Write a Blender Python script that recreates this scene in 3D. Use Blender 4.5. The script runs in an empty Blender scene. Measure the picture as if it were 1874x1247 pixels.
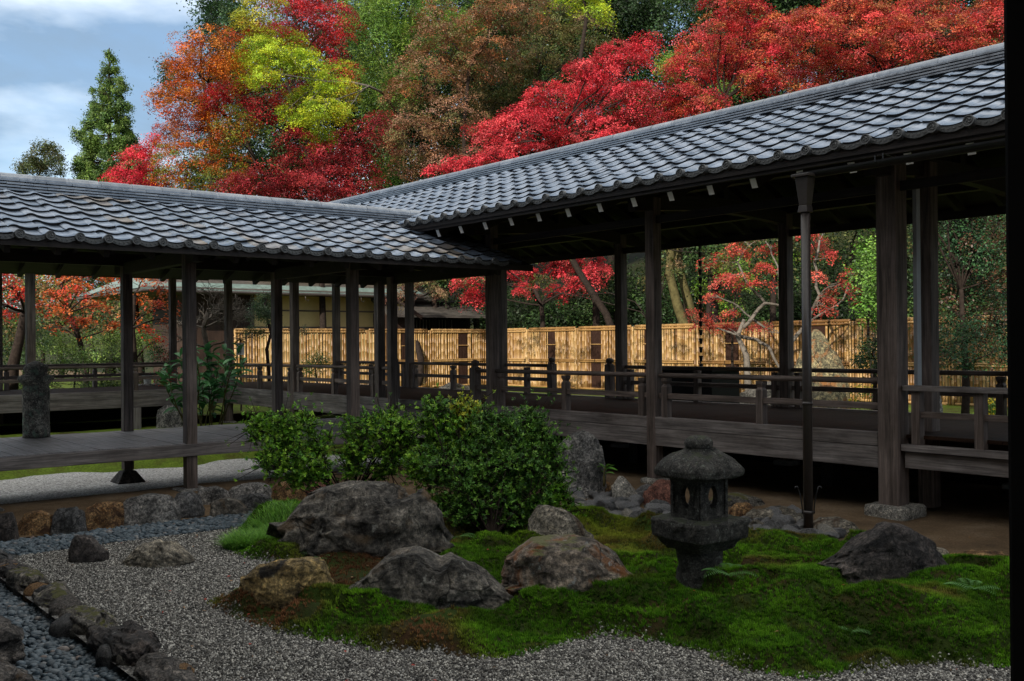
import bpy, bmesh, math, random
import numpy as np
from mathutils import Vector, Matrix
R = math.radians
rnd = random.Random(7)
rg = np.random.default_rng(11)
scene = bpy.context.scene
COL = scene.collection

# ------------------------------------------------------------------ camera
YAW, TILT, ROLL, FPX = R(39.1), R(0.17), R(0.5), 1830.0
W0, H0 = 1874.0, 1247.0
cam_d = bpy.data.cameras.new('camera')
cam_d.sensor_width = 36.0
cam_d.lens = FPX / W0 * 36.0
cam_d.clip_start = 0.05
cam_d.clip_end = 2000
cam = bpy.data.objects.new('camera', cam_d)
COL.objects.link(cam)
CM = Matrix.Rotation(-YAW, 4, 'Z') @ Matrix.Rotation(R(90) + TILT, 4, 'X') @ Matrix.Rotation(-ROLL, 4, 'Z')
cam.matrix_world = CM
scene.camera = cam

# ------------------------------------------------------------------ sky, sun, exposure
SUN_EL, SUN_AZ = R(23), R(205)      # azimuth of the sun direction measured from +X, counter-clockwise
sun_dir = Vector((math.cos(SUN_AZ) * math.cos(SUN_EL), math.sin(SUN_AZ) * math.cos(SUN_EL), math.sin(SUN_EL)))
ld = bpy.data.lights.new('sun', 'SUN')
ld.energy = 3.45
ld.angle = R(0.5)
ld.color = (1.0, 0.92, 0.80)
lo = bpy.data.objects.new('sun', ld)
COL.objects.link(lo)
lo.rotation_euler = sun_dir.to_track_quat('Z', 'Y').to_euler()
world = bpy.data.worlds.new('World')
scene.world = world
world.use_nodes = True
wn, wl = world.node_tree.nodes, world.node_tree.links
wn.clear()
wo = wn.new('ShaderNodeOutputWorld')
bg = wn.new('ShaderNodeBackground')
bg.inputs[1].default_value = 0.15
sk = wn.new('ShaderNodeTexSky')
sk.sky_type = 'NISHITA'
sk.sun_disc = False
sk.sun_elevation = SUN_EL
sk.sun_rotation = R(90) - SUN_AZ
tc = wn.new('ShaderNodeTexCoord')
mp = wn.new('ShaderNodeMapping')
mp.inputs['Scale'].default_value = (1.0, 1.0, 2.6)
mp.inputs['Rotation'].default_value = (0.2, 0.35, 0)
nz = wn.new('ShaderNodeTexNoise')
nz.inputs['Scale'].default_value = 2.6
nz.inputs['Detail'].default_value = 8
nz.inputs['Roughness'].default_value = 0.55
nz.inputs['Distortion'].default_value = 0.5
cr = wn.new('ShaderNodeValToRGB')
cr.color_ramp.elements[0].position = 0.34
cr.color_ramp.elements[0].color = (0.35, 0.35, 0.35, 1)
cr.color_ramp.elements[1].position = 0.52
cr.color_ramp.elements[1].color = (0.95, 0.95, 0.95, 1)
nz2 = wn.new('ShaderNodeTexNoise')
nz2.inputs['Scale'].default_value = 4.6
nz2.inputs['Detail'].default_value = 7
cr2 = wn.new('ShaderNodeValToRGB')
cr2.color_ramp.elements[0].position = 0.44
cr2.color_ramp.elements[0].color = (2.1, 2.6, 3.1, 1)
cr2.color_ramp.elements[1].position = 0.62
cr2.color_ramp.elements[1].color = (7.6, 7.4, 7.2, 1)
mx = wn.new('ShaderNodeMix')
mx.data_type = 'RGBA'
hs = wn.new('ShaderNodeHueSaturation')
hs.inputs['Saturation'].default_value = 0.95
wl.new(tc.outputs['Generated'], mp.inputs[0])
wl.new(mp.outputs[0], nz.inputs[0])
wl.new(mp.outputs[0], nz2.inputs[0])
wl.new(nz.outputs[0], cr.inputs[0])
wl.new(nz2.outputs[0], cr2.inputs[0])
wl.new(sk.outputs[0], hs.inputs['Color'])
wl.new(cr.outputs[0], mx.inputs[0])
wl.new(hs.outputs[0], mx.inputs[6])
wl.new(cr2.outputs[0], mx.inputs[7])
sxyz = wn.new('ShaderNodeSeparateXYZ')
wl.new(tc.outputs['Generated'], sxyz.inputs[0])
cr3 = wn.new('ShaderNodeValToRGB')          # an overcast sky is brighter overhead than near the horizon
cr3.color_ramp.elements[0].position = 0.28
cr3.color_ramp.elements[0].color = (0.46, 0.53, 0.60, 1)
cr3.color_ramp.elements[1].position = 0.75
cr3.color_ramp.elements[1].color = (1.14, 1.05, 0.92, 1)
wl.new(sxyz.outputs[2], cr3.inputs[0])
mx2 = wn.new('ShaderNodeMix')
mx2.data_type = 'RGBA'
mx2.blend_type = 'MULTIPLY'
mx2.inputs[0].default_value = 1.0
wl.new(mx.outputs[2], mx2.inputs[6])
wl.new(cr3.outputs[0], mx2.inputs[7])
wl.new(mx2.outputs[2], bg.inputs[0])
wl.new(bg.outputs[0], wo.inputs[0])
scene.view_settings.view_transform = 'Standard'
scene.view_settings.look = 'None'
scene.view_settings.gamma = 1.0
scene.view_settings.exposure = 1.12
scene.cycles.use_denoising = True
scene.cycles.max_bounces = 6
scene.cycles.transparent_max_bounces = 6

# ------------------------------------------------------------------ pixel -> point
def ray(px, py):
    v = Vector(((px - W0 / 2) / FPX, -(py - H0 / 2) / FPX, -1.0))
    return CM.to_3x3() @ v
FWD = Vector((math.sin(YAW), math.cos(YAW), 0))
RGT = Vector((math.cos(YAW), -math.sin(YAW), 0))
def P(px, py, X=None, Y=None, z=None, d=None):
    r = ray(px, py)
    if X is not None: t = X / r.x
    elif Y is not None: t = Y / r.y
    elif z is not None: t = z / r.z
    else: t = d / r.dot(FWD)
    return r * t

# ------------------------------------------------------------------ numpy noise
_h = np.random.default_rng(3).random((64, 64, 64))
def vnoise(p):
    p = np.asarray(p, float)
    i = np.floor(p).astype(int)
    f = p - i
    f = f * f * (3 - 2 * f)
    o = 0
    for dx in (0, 1):
        wx = f[:, 0] if dx else 1 - f[:, 0]
        for dy in (0, 1):
            wy = f[:, 1] if dy else 1 - f[:, 1]
            for dz in (0, 1):
                wz = f[:, 2] if dz else 1 - f[:, 2]
                o = o + wx * wy * wz * _h[(i[:, 0] + dx) & 63, (i[:, 1] + dy) & 63, (i[:, 2] + dz) & 63]
    return o * 2 - 1
def fbm(p, octv=4, ridged=False):
    p = np.asarray(p, float)
    a, s, o = 1.0, 0.0, 0
    for k in range(octv):
        n = vnoise(p * 2 ** k + k * 17.3)
        if ridged: n = 1 - 2 * np.abs(n)
        o = o + n * a
        s += a
        a *= 0.5
    return o / s

# ------------------------------------------------------------------ materials
MATS = {}
def new_mat(name):
    m = bpy.data.materials.new(name)
    m.use_nodes = True
    nt = m.node_tree
    b = nt.nodes['Principled BSDF']
    return m, nt, b
def ramp(nt, src, stops):
    r = nt.nodes.new('ShaderNodeValToRGB')
    e = r.color_ramp.elements
    e[0].position, e[0].color = stops[0][0], (*stops[0][1], 1)
    e[1].position, e[1].color = stops[-1][0], (*stops[-1][1], 1)
    for p, c in stops[1:-1]:
        q = e.new(p)
        q.color = (*c, 1)
    nt.links.new(src, r.inputs[0])
    return r.outputs[0]
def coords(nt, scale=(1, 1, 1), kind='Object', rand=False):
    t = nt.nodes.new('ShaderNodeTexCoord')
    m = nt.nodes.new('ShaderNodeMapping')
    m.inputs['Scale'].default_value = scale
    nt.links.new(t.outputs[kind], m.inputs[0])
    if rand:
        oi = nt.nodes.new('ShaderNodeObjectInfo')
        mm = nt.nodes.new('ShaderNodeMath')
        mm.operation = 'MULTIPLY'
        mm.inputs[1].default_value = 37.0
        nt.links.new(oi.outputs['Random'], mm.inputs[0])
        nt.links.new(mm.outputs[0], m.inputs['Location'])
    return m.outputs[0]
def noise(nt, vec, scale, detail=6, rough=0.6, dist=0.0):
    n = nt.nodes.new('ShaderNodeTexNoise')
    n.inputs['Scale'].default_value = scale
    n.inputs['Detail'].default_value = detail
    n.inputs['Roughness'].default_value = rough
    n.inputs['Distortion'].default_value = dist
    nt.links.new(vec, n.inputs['Vector'])
    return n.outputs[0]
def mixc(nt, fac, a, b, mode='MIX'):
    m = nt.nodes.new('ShaderNodeMix')
    m.data_type = 'RGBA'
    m.blend_type = mode
    for sock, v in ((m.inputs[0], fac), (m.inputs[6], a), (m.inputs[7], b)):
        if isinstance(v, (int, float)): sock.default_value = v
        elif isinstance(v, tuple): sock.default_value = (*v, 1)
        else: nt.links.new(v, sock)
    return m.outputs[2]
def bump(nt, b, h, strength=0.5, dist=0.02, prev=None):
    n = nt.nodes.new('ShaderNodeBump')
    n.inputs['Strength'].default_value = strength
    n.inputs['Distance'].default_value = dist
    nt.links.new(h, n.inputs['Height'])
    if prev is not None: nt.links.new(prev, n.inputs['Normal'])
    nt.links.new(n.outputs[0], b.inputs['Normal'])
    return n.outputs[0]

def wood_mat(name, axis, dark, light, rough=0.65, spec=0.3):
    m, nt, b = new_mat(name)
    s = [14, 14, 14]
    s[axis] = 0.9
    v = coords(nt, tuple(s), rand=True)
    n1 = noise(nt, v, 1.6, 8, 0.7, 0.4)
    s2 = [60, 60, 60]
    s2[axis] = 1.5
    v2 = coords(nt, tuple(s2), rand=True)
    n2 = noise(nt, v2, 1.5, 4, 0.6)
    v3 = coords(nt, (1, 1, 1), rand=True)
    n3 = noise(nt, v3, 1.7, 5, 0.6)
    c1 = ramp(nt, n1, [(0.32, dark), (0.7, light)])
    c2 = ramp(nt, n3, [(0.3, (0.55, 0.5, 0.47)), (0.7, (1.15, 1.12, 1.12))])
    c = mixc(nt, 1.0, c1, c2, 'MULTIPLY')
    c3 = ramp(nt, n2, [(0.4, (0.6, 0.6, 0.6)), (0.6, (1.1, 1.1, 1.1))])
    c = mixc(nt, 0.7, c, c3, 'MULTIPLY')
    nt.links.new(c, b.inputs['Base Color'])
    b.inputs['Roughness'].default_value = rough
    b.inputs['Specular IOR Level'].default_value = spec
    bump(nt, b, n2, 0.5, 0.004)
    return m
WD, WLT = (0.034, 0.025, 0.020), (0.23, 0.185, 0.165)
GD, GL = (0.07, 0.062, 0.060), (0.31, 0.285, 0.275)
for i, ax in enumerate('xyz'):
    MATS['wood_' + ax] = wood_mat('weathered_wood_' + ax, i, WD, WLT)
    MATS['grey_' + ax] = wood_mat('grey_wood_' + ax, i, GD, GL)
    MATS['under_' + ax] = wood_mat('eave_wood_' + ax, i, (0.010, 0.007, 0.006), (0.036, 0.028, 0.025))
MATS['deck'] = wood_mat('pale_deck_boards', 1, (0.12, 0.115, 0.12), (0.34, 0.335, 0.35), 0.5, 0.4)
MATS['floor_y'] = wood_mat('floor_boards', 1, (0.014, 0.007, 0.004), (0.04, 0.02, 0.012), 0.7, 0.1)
MATS['fence_board'] = wood_mat('brown_boards', 2, (0.018, 0.010, 0.007), (0.055, 0.032, 0.021))

def simple(name, col, rough=0.6, spec=0.4, metal=0.0, var=0.35, sc=6.0, bmp=0.2):
    m, nt, b = new_mat(name)
    v = coords(nt)
    n = noise(nt, v, sc, 6, 0.65)
    c = ramp(nt, n, [(0.3, tuple(x * (1 - var) for x in col)), (0.7, tuple(x * (1 + var) for x in col))])
    nt.links.new(c, b.inputs['Base Color'])
    b.inputs['Roughness'].default_value = rough
    b.inputs['Specular IOR Level'].default_value = spec
    b.inputs['Metallic'].default_value = metal
    if bmp: bump(nt, b, n, bmp, 0.01)
    return m
MATS['metal_brown'] = simple('painted_metal', (0.035, 0.028, 0.025), 0.35, 0.5, 0.0, 0.2, 20, 0.05)
MATS['metal_dark'] = simple('dark_metal', (0.012, 0.012, 0.013), 0.35, 0.5, 0.0, 0.2, 20, 0.05)
MATS['grey_pipe'] = simple('grey_paint', (0.30, 0.32, 0.34), 0.5, 0.4, 0, 0.12, 4, 0.05)
MATS['white_tip'] = simple('white_wash', (0.85, 0.85, 0.83), 0.8, 0.2, 0, 0.12, 18, 0.1)
MATS['black_lacquer'] = simple('black_lacquer', (0.004, 0.004, 0.004), 0.5, 0.2, 0, 0.2, 6, 0.0)
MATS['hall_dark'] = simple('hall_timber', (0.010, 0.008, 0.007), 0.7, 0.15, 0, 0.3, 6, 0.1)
MATS['ochre'] = simple('ochre_plaster', (0.52, 0.40, 0.19), 0.9, 0.1, 0, 0.08, 3, 0.05)
MATS['concrete'] = simple('pale_concrete', (0.22, 0.21, 0.20), 0.9, 0.2, 0, 0.25, 25, 0.3)
MATS['copper'] = simple('green_copper', (0.12, 0.17, 0.155), 0.55, 0.4, 0, 0.35, 5, 0.1)
MATS['shingle'] = wood_mat('shingle_roof', 0, (0.035, 0.034, 0.03), (0.11, 0.10, 0.09))
MATS['bark_dark'] = simple('dark_bark', (0.022, 0.016, 0.013), 0.9, 0.1, 0, 0.5, 14, 0.6)
MATS['bark_pale'] = simple('pale_bark', (0.12, 0.105, 0.088), 0.9, 0.1, 0, 0.45, 12, 0.6)
MATS['bark_moss'] = simple('mossy_bark', (0.07, 0.06, 0.025), 0.9, 0.1, 0, 0.5, 8, 0.6)
MATS['brush'] = simple('brushwood', (0.026, 0.013, 0.009), 0.9, 0.1, 0, 0.6, 60, 0.8)
MATS['terracotta'] = simple('white_pot', (0.5, 0.5, 0.47), 0.6, 0.3, 0, 0.1, 5, 0.0)

def tile_mat(name, c0, c1, patina):
    m, nt, b = new_mat(name)
    g = nt.nodes.new('ShaderNodeNewGeometry')
    v = coords(nt)
    rc = ramp(nt, g.outputs['Random Per Island'], [(0.0, c0), (0.6, tuple((a + q) / 2 for a, q in zip(c0, c1))), (1.0, c1)])
    n = noise(nt, v, 9, 8, 0.7)
    c = mixc(nt, 1.0, rc, ramp(nt, n, [(0.3, (0.6, 0.6, 0.62)), (0.65, (1.1, 1.1, 1.1))]), 'MULTIPLY')
    if patina:
        # a share of the tiles is browner, and lichen sits on some
        pr = nt.nodes.new('ShaderNodeMath'); pr.operation = 'MULTIPLY'; pr.inputs[1].default_value = 7.31
        fr = nt.nodes.new('ShaderNodeMath'); fr.operation = 'FRACT'
        nt.links.new(g.outputs['Random Per Island'], pr.inputs[0]); nt.links.new(pr.outputs[0], fr.inputs[0])
        f = ramp(nt, fr.outputs[0], [(0.66, (0, 0, 0)), (0.78, (1, 1, 1))])
        n4 = noise(nt, v, 0.55, 2, 0.5)
        f2 = ramp(nt, n4, [(0.42, (0, 0, 0)), (0.58, (1, 1, 1))])
        ff = mixc(nt, 1.0, f, f2, 'MULTIPLY')
        c = mixc(nt, ff, c, (0.25, 0.215, 0.19))
        n5 = noise(nt, v, 24, 5, 0.7)
        lf = mixc(nt, 1.0, ramp(nt, n5, [(0.56, (0, 0, 0)), (0.64, (1, 1, 1))]), f2, 'MULTIPLY')
        c = mixc(nt, lf, c, (0.14, 0.15, 0.07))
    nt.links.new(c, b.inputs['Base Color'])
    rr = ramp(nt, n, [(0.3, (0.24, 0.24, 0.24)), (0.7, (0.42, 0.42, 0.42))])
    nt.links.new(rr, b.inputs['Roughness'])
    b.inputs['Specular IOR Level'].default_value = 0.6
    b.inputs['Metallic'].default_value = 0.62
    bump(nt, b, n, 0.12, 0.01)
    return m
MATS['tile_new'] = tile_mat('roof_tile', (0.185, 0.245, 0.335), (0.30, 0.365, 0.47), False)
MATS['tile_old'] = tile_mat('weathered_roof_tile', (0.175, 0.235, 0.325), (0.33, 0.395, 0.50), True)
MATS['tile_ridge'] = tile_mat('ridge_tile', (0.24, 0.27, 0.31), (0.36, 0.39, 0.43), False)
MATS['tile_butt'] = simple('shaded_grimy_tile_edge', (0.016, 0.016, 0.017), 0.8, 0.2, 0, 0.5, 30, 0.2)  # near-black tile fronts: step shade and grime both put into the colour
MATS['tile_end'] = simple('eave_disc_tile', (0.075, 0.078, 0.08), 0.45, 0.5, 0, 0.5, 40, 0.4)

def rock_mat(name, dark, light, stain=None, lichen=None, scale=1.0, stain_amt=0.5, lichen_amt=0.6, moss=None):
    m, nt, b = new_mat(name)
    light = tuple(min(.9, x * 1.45) for x in light)
    v = coords(nt, (1, 1, 1), rand=True)
    n1 = noise(nt, v, 3.2 * scale, 10, 0.68, 0.6)
    n2 = noise(nt, v, 26 * scale, 10, 0.78)
    n6 = noise(nt, v, 8 * scale, 8, 0.7, 1.2)
    c = ramp(nt, n1, [(0.38, dark), (0.5, tuple(a * .55 + q * .45 for a, q in zip(dark, light))), (0.62, light)])
    c = mixc(nt, 0.9, c, ramp(nt, n2, [(0.40, (0.22, 0.22, 0.22)), (0.5, (0.85, 0.85, 0.85)), (0.60, (1.9, 1.85, 1.8))]), 'MULTIPLY')
    c = mixc(nt, 0.85, c, ramp(nt, n6, [(0.40, (0.35, 0.34, 0.33)), (0.52, (1.0, 1.0, 1.0)), (0.62, (1.55, 1.5, 1.4))]), 'MULTIPLY')
    if stain:
        n3 = noise(nt, v, 2.3 * scale, 5, 0.6, 1.0)
        f = ramp(nt, n3, [(stain_amt, (0, 0, 0)), (stain_amt + 0.10, (1, 1, 1))])
        c = mixc(nt, f, c, mixc(nt, 0.8, stain, ramp(nt, n2, [(0.3, (0.5, 0.5, 0.5)), (0.65, (1.3, 1.3, 1.3))]), 'MULTIPLY'))
    if lichen:
        n4 = noise(nt, v, 9 * scale, 9, 0.75)
        f = ramp(nt, n4, [(lichen_amt, (0, 0, 0)), (lichen_amt + 0.06, (1, 1, 1))])
        c = mixc(nt, f, c, lichen)
    if moss:
        g = nt.nodes.new('ShaderNodeNewGeometry')
        sp = nt.nodes.new('ShaderNodeSeparateXYZ')
        nt.links.new(g.outputs['Normal'], sp.inputs[0])
        n5 = noise(nt, v, 5 * scale, 5, 0.6)
        mu = nt.nodes.new('ShaderNodeMath'); mu.operation = 'MULTIPLY'
        nt.links.new(sp.outputs[2], mu.inputs[0]); nt.links.new(n5, mu.inputs[1])
        f = ramp(nt, mu.outputs[0], [(0.44, (0, 0, 0)), (0.52, (1, 1, 1))])
        c = mixc(nt, f, c, moss)
    b.inputs['Roughness'].default_value = 0.74
    b.inputs['Specular IOR Level'].default_value = 0.4
    vo = nt.nodes.new('ShaderNodeTexVoronoi'); vo.feature = 'DISTANCE_TO_EDGE'
    vo.inputs['Scale'].default_value = 5 * scale
    wv = mixc(nt, 0.12, v, noise(nt, v, 4 * scale, 4))
    nt.links.new(wv, vo.inputs['Vector'])
    cr_ = ramp(nt, vo.outputs[0], [(0.0, (0, 0, 0)), (0.035, (1, 1, 1))])
    nk = ramp(nt, noise(nt, v, 1.7 * scale, 3, .5), [(0.45, (1, 1, 1)), (0.55, (0, 0, 0))])   # cracks only here and there
    crk = mixc(nt, nk, cr_, (1.0, 1.0, 1.0))
    c = mixc(nt, 0.8, c, crk, 'MULTIPLY')
    nt.links.new(c, b.inputs['Base Color'])
    p = bump(nt, b, n1, 1.0, 0.07)
    p = bump(nt, b, n2, 1.0, 0.03, p)
    bump(nt, b, crk, 0.6, 0.015, p)
    return m
MATS['r_black'] = rock_mat('black_rock', (0.012, 0.011, 0.012), (0.085, 0.072, 0.068), None, (0.26, 0.25, 0.23), 1.2, lichen_amt=0.63)
MATS['r_dark'] = rock_mat('dark_grey_rock', (0.012, 0.011, 0.010), (0.165, 0.15, 0.13), (0.11, 0.07, 0.035), (0.34, 0.33, 0.29), 1.0, 0.57, 0.60)
MATS['r_grey'] = rock_mat('grey_rock', (0.07, 0.07, 0.07), (0.26, 0.25, 0.24), None, (0.36, 0.36, 0.34), 1.6, lichen_amt=0.6)
MATS['r_slate'] = rock_mat('slate_rock', (0.05, 0.052, 0.055), (0.13, 0.13, 0.135), None, (0.22, 0.22, 0.22), 1.5, lichen_amt=0.66)
MATS['r_ochre'] = rock_mat('ochre_rock', (0.08, 0.058, 0.022), (0.36, 0.26, 0.11), (0.025, 0.02, 0.015), (0.36, 0.33, 0.2), 1.3, 0.53, 0.62)
MATS['r_orange'] = rock_mat('rust_rock', (0.07, 0.055, 0.045), (0.25, 0.21, 0.17), (0.26, 0.10, 0.03), (0.36, 0.38, 0.37), 1.2, 0.50, 0.58, moss=(0.14, 0.14, 0.05))
MATS['r_rust'] = rock_mat('orange_rock', (0.16, 0.07, 0.02), (0.42, 0.26, 0.12), (0.09, 0.04, 0.018), (0.42, 0.38, 0.3), 3.0, 0.53, 0.62)
MATS['r_red'] = rock_mat('red_rock', (0.12, 0.04, 0.028), (0.34, 0.15, 0.11), None, (0.4, 0.3, 0.26), 5.0, lichen_amt=0.64)
MATS['r_pale'] = rock_mat('pale_rock', (0.20, 0.19, 0.17), (0.42, 0.40, 0.36), None, (0.5, 0.48, 0.44), 4.0, lichen_amt=0.6)
MATS['r_tan'] = rock_mat('tan_rock', (0.10, 0.09, 0.07), (0.30, 0.27, 0.22), (0.10, 0.06, 0.035), (0.36, 0.34, 0.3), 1.6, 0.56, 0.6)
MATS['r_moss'] = rock_mat('mossy_kerb_rock', (0.05, 0.045, 0.04), (0.24, 0.22, 0.19), (0.10, 0.06, 0.035), (0.33, 0.31, 0.28), 2.2, 0.62, 0.62, moss=(0.13, 0.13, 0.03))
MATS['r_kerb'] = rock_mat('kerb_rock', (0.03, 0.028, 0.028), (0.20, 0.18, 0.165), (0.11, 0.07, 0.04), (0.33, 0.31, 0.28), 2.2, 0.60, 0.62)
MATS['r_lantern'] = rock_mat('lantern_stone', (0.016, 0.016, 0.015), (0.075, 0.072, 0.066), None, (0.20, 0.22, 0.19), 4.5, lichen_amt=0.565, moss=(0.05, 0.06, 0.03))
MATS['r_pillar'] = rock_mat('pillar_stone', (0.09, 0.083, 0.073), (0.30, 0.28, 0.245), (0.22, 0.30, 0.23), (0.42, 0.42, 0.38), 2.5, 0.53, 0.60)
MATS['r_sun'] = rock_mat('sunlit_rock', (0.07, 0.065, 0.035), (0.17, 0.145, 0.08), (0.20, 0.085, 0.025), (0.20, 0.21, 0.165), 0.8, 0.54, 0.6)
MATS['r_stone'] = rock_mat('crushed_stone', (0.13, 0.135, 0.145), (0.30, 0.30, 0.31), None, (0.3, 0.3, 0.3), 6.0, lichen_amt=0.64)

def island_mat(name, stops, rough=0.6, spec=0.4, bmp=0.0):
    m, nt, b = new_mat(name)
    g = nt.nodes.new('ShaderNodeNewGeometry')
    c = ramp(nt, g.outputs['Random Per Island'], stops)
    v = coords(nt)
    n = noise(nt, v, 60, 4, 0.7)
    c = mixc(nt, 0.6, c, ramp(nt, n, [(0.3, (0.6, 0.6, 0.6)), (0.7, (1.3, 1.3, 1.3))]), 'MULTIPLY')
    nt.links.new(c, b.inputs['Base Color'])
    b.inputs['Roughness'].default_value = rough
    b.inputs['Specular IOR Level'].default_value = spec
    return m
MATS['gravel'] = island_mat('gravel_chips', [(0.0, (0.018, 0.017, 0.016)), (0.42, (0.095, 0.09, 0.084)), (0.74, (0.23, 0.22, 0.20)), (1.0, (0.62, 0.60, 0.55))], 0.75, 0.25)
MATS['pebble'] = island_mat('blue_pebbles', [(0.0, (0.025, 0.038, 0.05)), (0.5, (0.055, 0.08, 0.10)), (0.9, (0.10, 0.13, 0.155)), (0.97, (0.18, 0.18, 0.18)), (1.0, (0.16, 0.11, 0.09))], 0.5, 0.4)
MATS['bamboo'] = island_mat('bamboo', [(0.0, (0.13, 0.062, 0.018)), (0.5, (0.26, 0.145, 0.048)), (1.0, (0.38, 0.245, 0.10))], 0.4, 0.4)

def ground_mat(name, cols, sc, bmp=0.4, fine=60):
    m, nt, b = new_mat(name)
    v = coords(nt)
    n = noise(nt, v, sc, 10, 0.7)
    n2 = noise(nt, v, fine, 6, 0.7)
    c = ramp(nt, n, cols)
    c = mixc(nt, 0.8, c, ramp(nt, n2, [(0.3, (0.5, 0.5, 0.5)), (0.7, (1.4, 1.4, 1.4))]), 'MULTIPLY')
    nt.links.new(c, b.inputs['Base Color'])
    b.inputs['Roughness'].default_value = 0.95
    b.inputs['Specular IOR Level'].default_value = 0.1
    p = bump(nt, b, n, bmp, 0.04)
    bump(nt, b, n2, 0.6, 0.01, p)
    return m
MATS['earth'] = ground_mat('packed_earth', [(0.3, (0.06, 0.042, 0.028)), (0.5, (0.13, 0.088, 0.052)), (0.7, (0.19, 0.14, 0.095))], 1.6)
MATS['moss_soil'] = ground_mat('moss_soil', [(0.35, (0.045, 0.024, 0.012)), (0.5, (0.02, 0.028, 0.006)), (0.62, (0.025, 0.045, 0.006))], 2.0, 0.6, 90)
MATS['moss_far'] = ground_mat('far_moss', [(0.35, (0.06, 0.055, 0.02)), (0.5, (0.07, 0.10, 0.015)), (0.65, (0.10, 0.15, 0.02))], 1.2, 0.6, 30)
MATS['hill'] = ground_mat('hill_earth', [(0.35, (0.012, 0.014, 0.006)), (0.65, (0.03, 0.035, 0.012))], 0.4, 0.6, 10)
def gravel_sheet_mat(nm='gravel_sheet', k=1.0, sc=85):
    m, nt, b = new_mat(nm)
    v = coords(nt)
    vo = nt.nodes.new('ShaderNodeTexVoronoi')
    vo.inputs['Scale'].default_value = sc
    nt.links.new(v, vo.inputs['Vector'])
    sp = nt.nodes.new('ShaderNodeSeparateColor')
    nt.links.new(vo.outputs['Color'], sp.inputs[0])
    c = ramp(nt, sp.outputs[0], [(0, tuple(min(.85, k * q) for q in (0.03, 0.03, 0.03))), (0.5, tuple(min(.85, k * q) for q in (0.13, 0.125, 0.12))), (1, tuple(min(.85, k * q) for q in (0.40, 0.39, 0.37)))])
    nt.links.new(c, b.inputs['Base Color'])
    b.inputs['Roughness'].default_value = 0.9
    bump(nt, b, vo.outputs['Distance'], -1.0, 0.012) if False else None
    n = nt.nodes.new('ShaderNodeBump'); n.invert = True
    n.inputs['Strength'].default_value = 1.0; n.inputs['Distance'].default_value = 0.008
    nt.links.new(vo.outputs['Distance'], n.inputs['Height']); nt.links.new(n.outputs[0], b.inputs['Normal'])
    return m
MATS['gravel_sheet'] = gravel_sheet_mat()
MATS['gravel_backlit'] = gravel_sheet_mat('backlit_gravel', 4.5, 60)  # gravel lightened: light from beyond the deck put into its colour
MATS['moss_bank'] = ground_mat('bank_moss', [(0.35, (0.12, 0.11, 0.03)), (0.5, (0.16, 0.24, 0.03)), (0.65, (0.24, 0.34, 0.04))], 1.2, 0.6, 30)

def leaf_mat(name, trans=0.35, rough=0.5, spec=0.3):
    m, nt, b = new_mat(name)
    a = nt.nodes.new('ShaderNodeAttribute')
    a.attribute_name = 'Col'
    nt.links.new(a.outputs['Color'], b.inputs['Base Color'])
    b.inputs['Roughness'].default_value = rough
    b.inputs['Specular IOR Level'].default_value = spec
    t = nt.nodes.new('ShaderNodeBsdfTranslucent')
    nt.links.new(a.outputs['Color'], t.inputs[0])
    mxs = nt.nodes.new('ShaderNodeMixShader')
    mxs.inputs[0].default_value = trans
    out = nt.nodes['Material Output']
    nt.links.new(b.outputs[0], mxs.inputs[1])
    nt.links.new(t.outputs[0], mxs.inputs[2])
    nt.links.new(mxs.outputs[0], out.inputs[0])
    return m
MATS['leaf'] = leaf_mat('leaves')
MATS['leaf_gloss'] = leaf_mat('glossy_leaves', 0.25, 0.42, 0.25)
MATS['moss'] = leaf_mat('moss_fronds', 0.2, 0.8, 0.1)

# ------------------------------------------------------------------ objects
def tag(o, label=None, cat=None, group=None, kind=None):
    if label: o['label'] = label
    if cat: o['category'] = cat
    if group: o['group'] = group
    if kind: o['kind'] = kind
    return o
def empty(name, loc, label, cat, group=None, rz=0):
    o = bpy.data.objects.new(name, None)
    COL.objects.link(o)
    o.location = loc
    o.rotation_euler = (0, 0, rz)
    return tag(o, label, cat, group)
def link(name, me, parent=None, loc=None, rot=None):
    o = bpy.data.objects.new(name, me)
    COL.objects.link(o)
    if loc is not None: o.location = loc
    if rot is not None: o.rotation_euler = rot
    if parent is not None:
        o.parent = parent
        if loc is None and not getattr(parent, 'keep_local', False):
            # geometry given in world coordinates: undo the parents' transform
            o.matrix_parent_inverse = world_m(parent).inverted()
    return o
def world_m(o):
    m = Matrix.LocRotScale(o.location, o.rotation_euler, o.scale)
    if o.parent: m = world_m(o.parent) @ o.matrix_parent_inverse @ m
    return m
def mesh_np(name, V, F, mat, cols=None, smooth=False):
    """F: (n,k) int array of faces of one size."""
    V = np.ascontiguousarray(V, dtype=np.float32)
    F = np.ascontiguousarray(F, dtype=np.int32)
    me = bpy.data.meshes.new(name)
    n, k = F.shape
    me.vertices.add(len(V))
    me.vertices.foreach_set('co', V.ravel())
    me.loops.add(n * k)
    me.loops.foreach_set('vertex_index', F.ravel())
    me.polygons.add(n)
    me.polygons.foreach_set('loop_start', np.arange(0, n * k, k, dtype=np.int32))
    if smooth: me.polygons.foreach_set('use_smooth', np.ones(n, bool))
    if cols is not None:
        at = me.attributes.new('Col', 'FLOAT_COLOR', 'POINT')
        c = np.ones((len(V), 4), np.float32)
        c[:, :3] = cols
        at.data.foreach_set('color', c.ravel())
    me.update(calc_edges=True)
    me.materials.append(mat)
    return me
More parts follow.
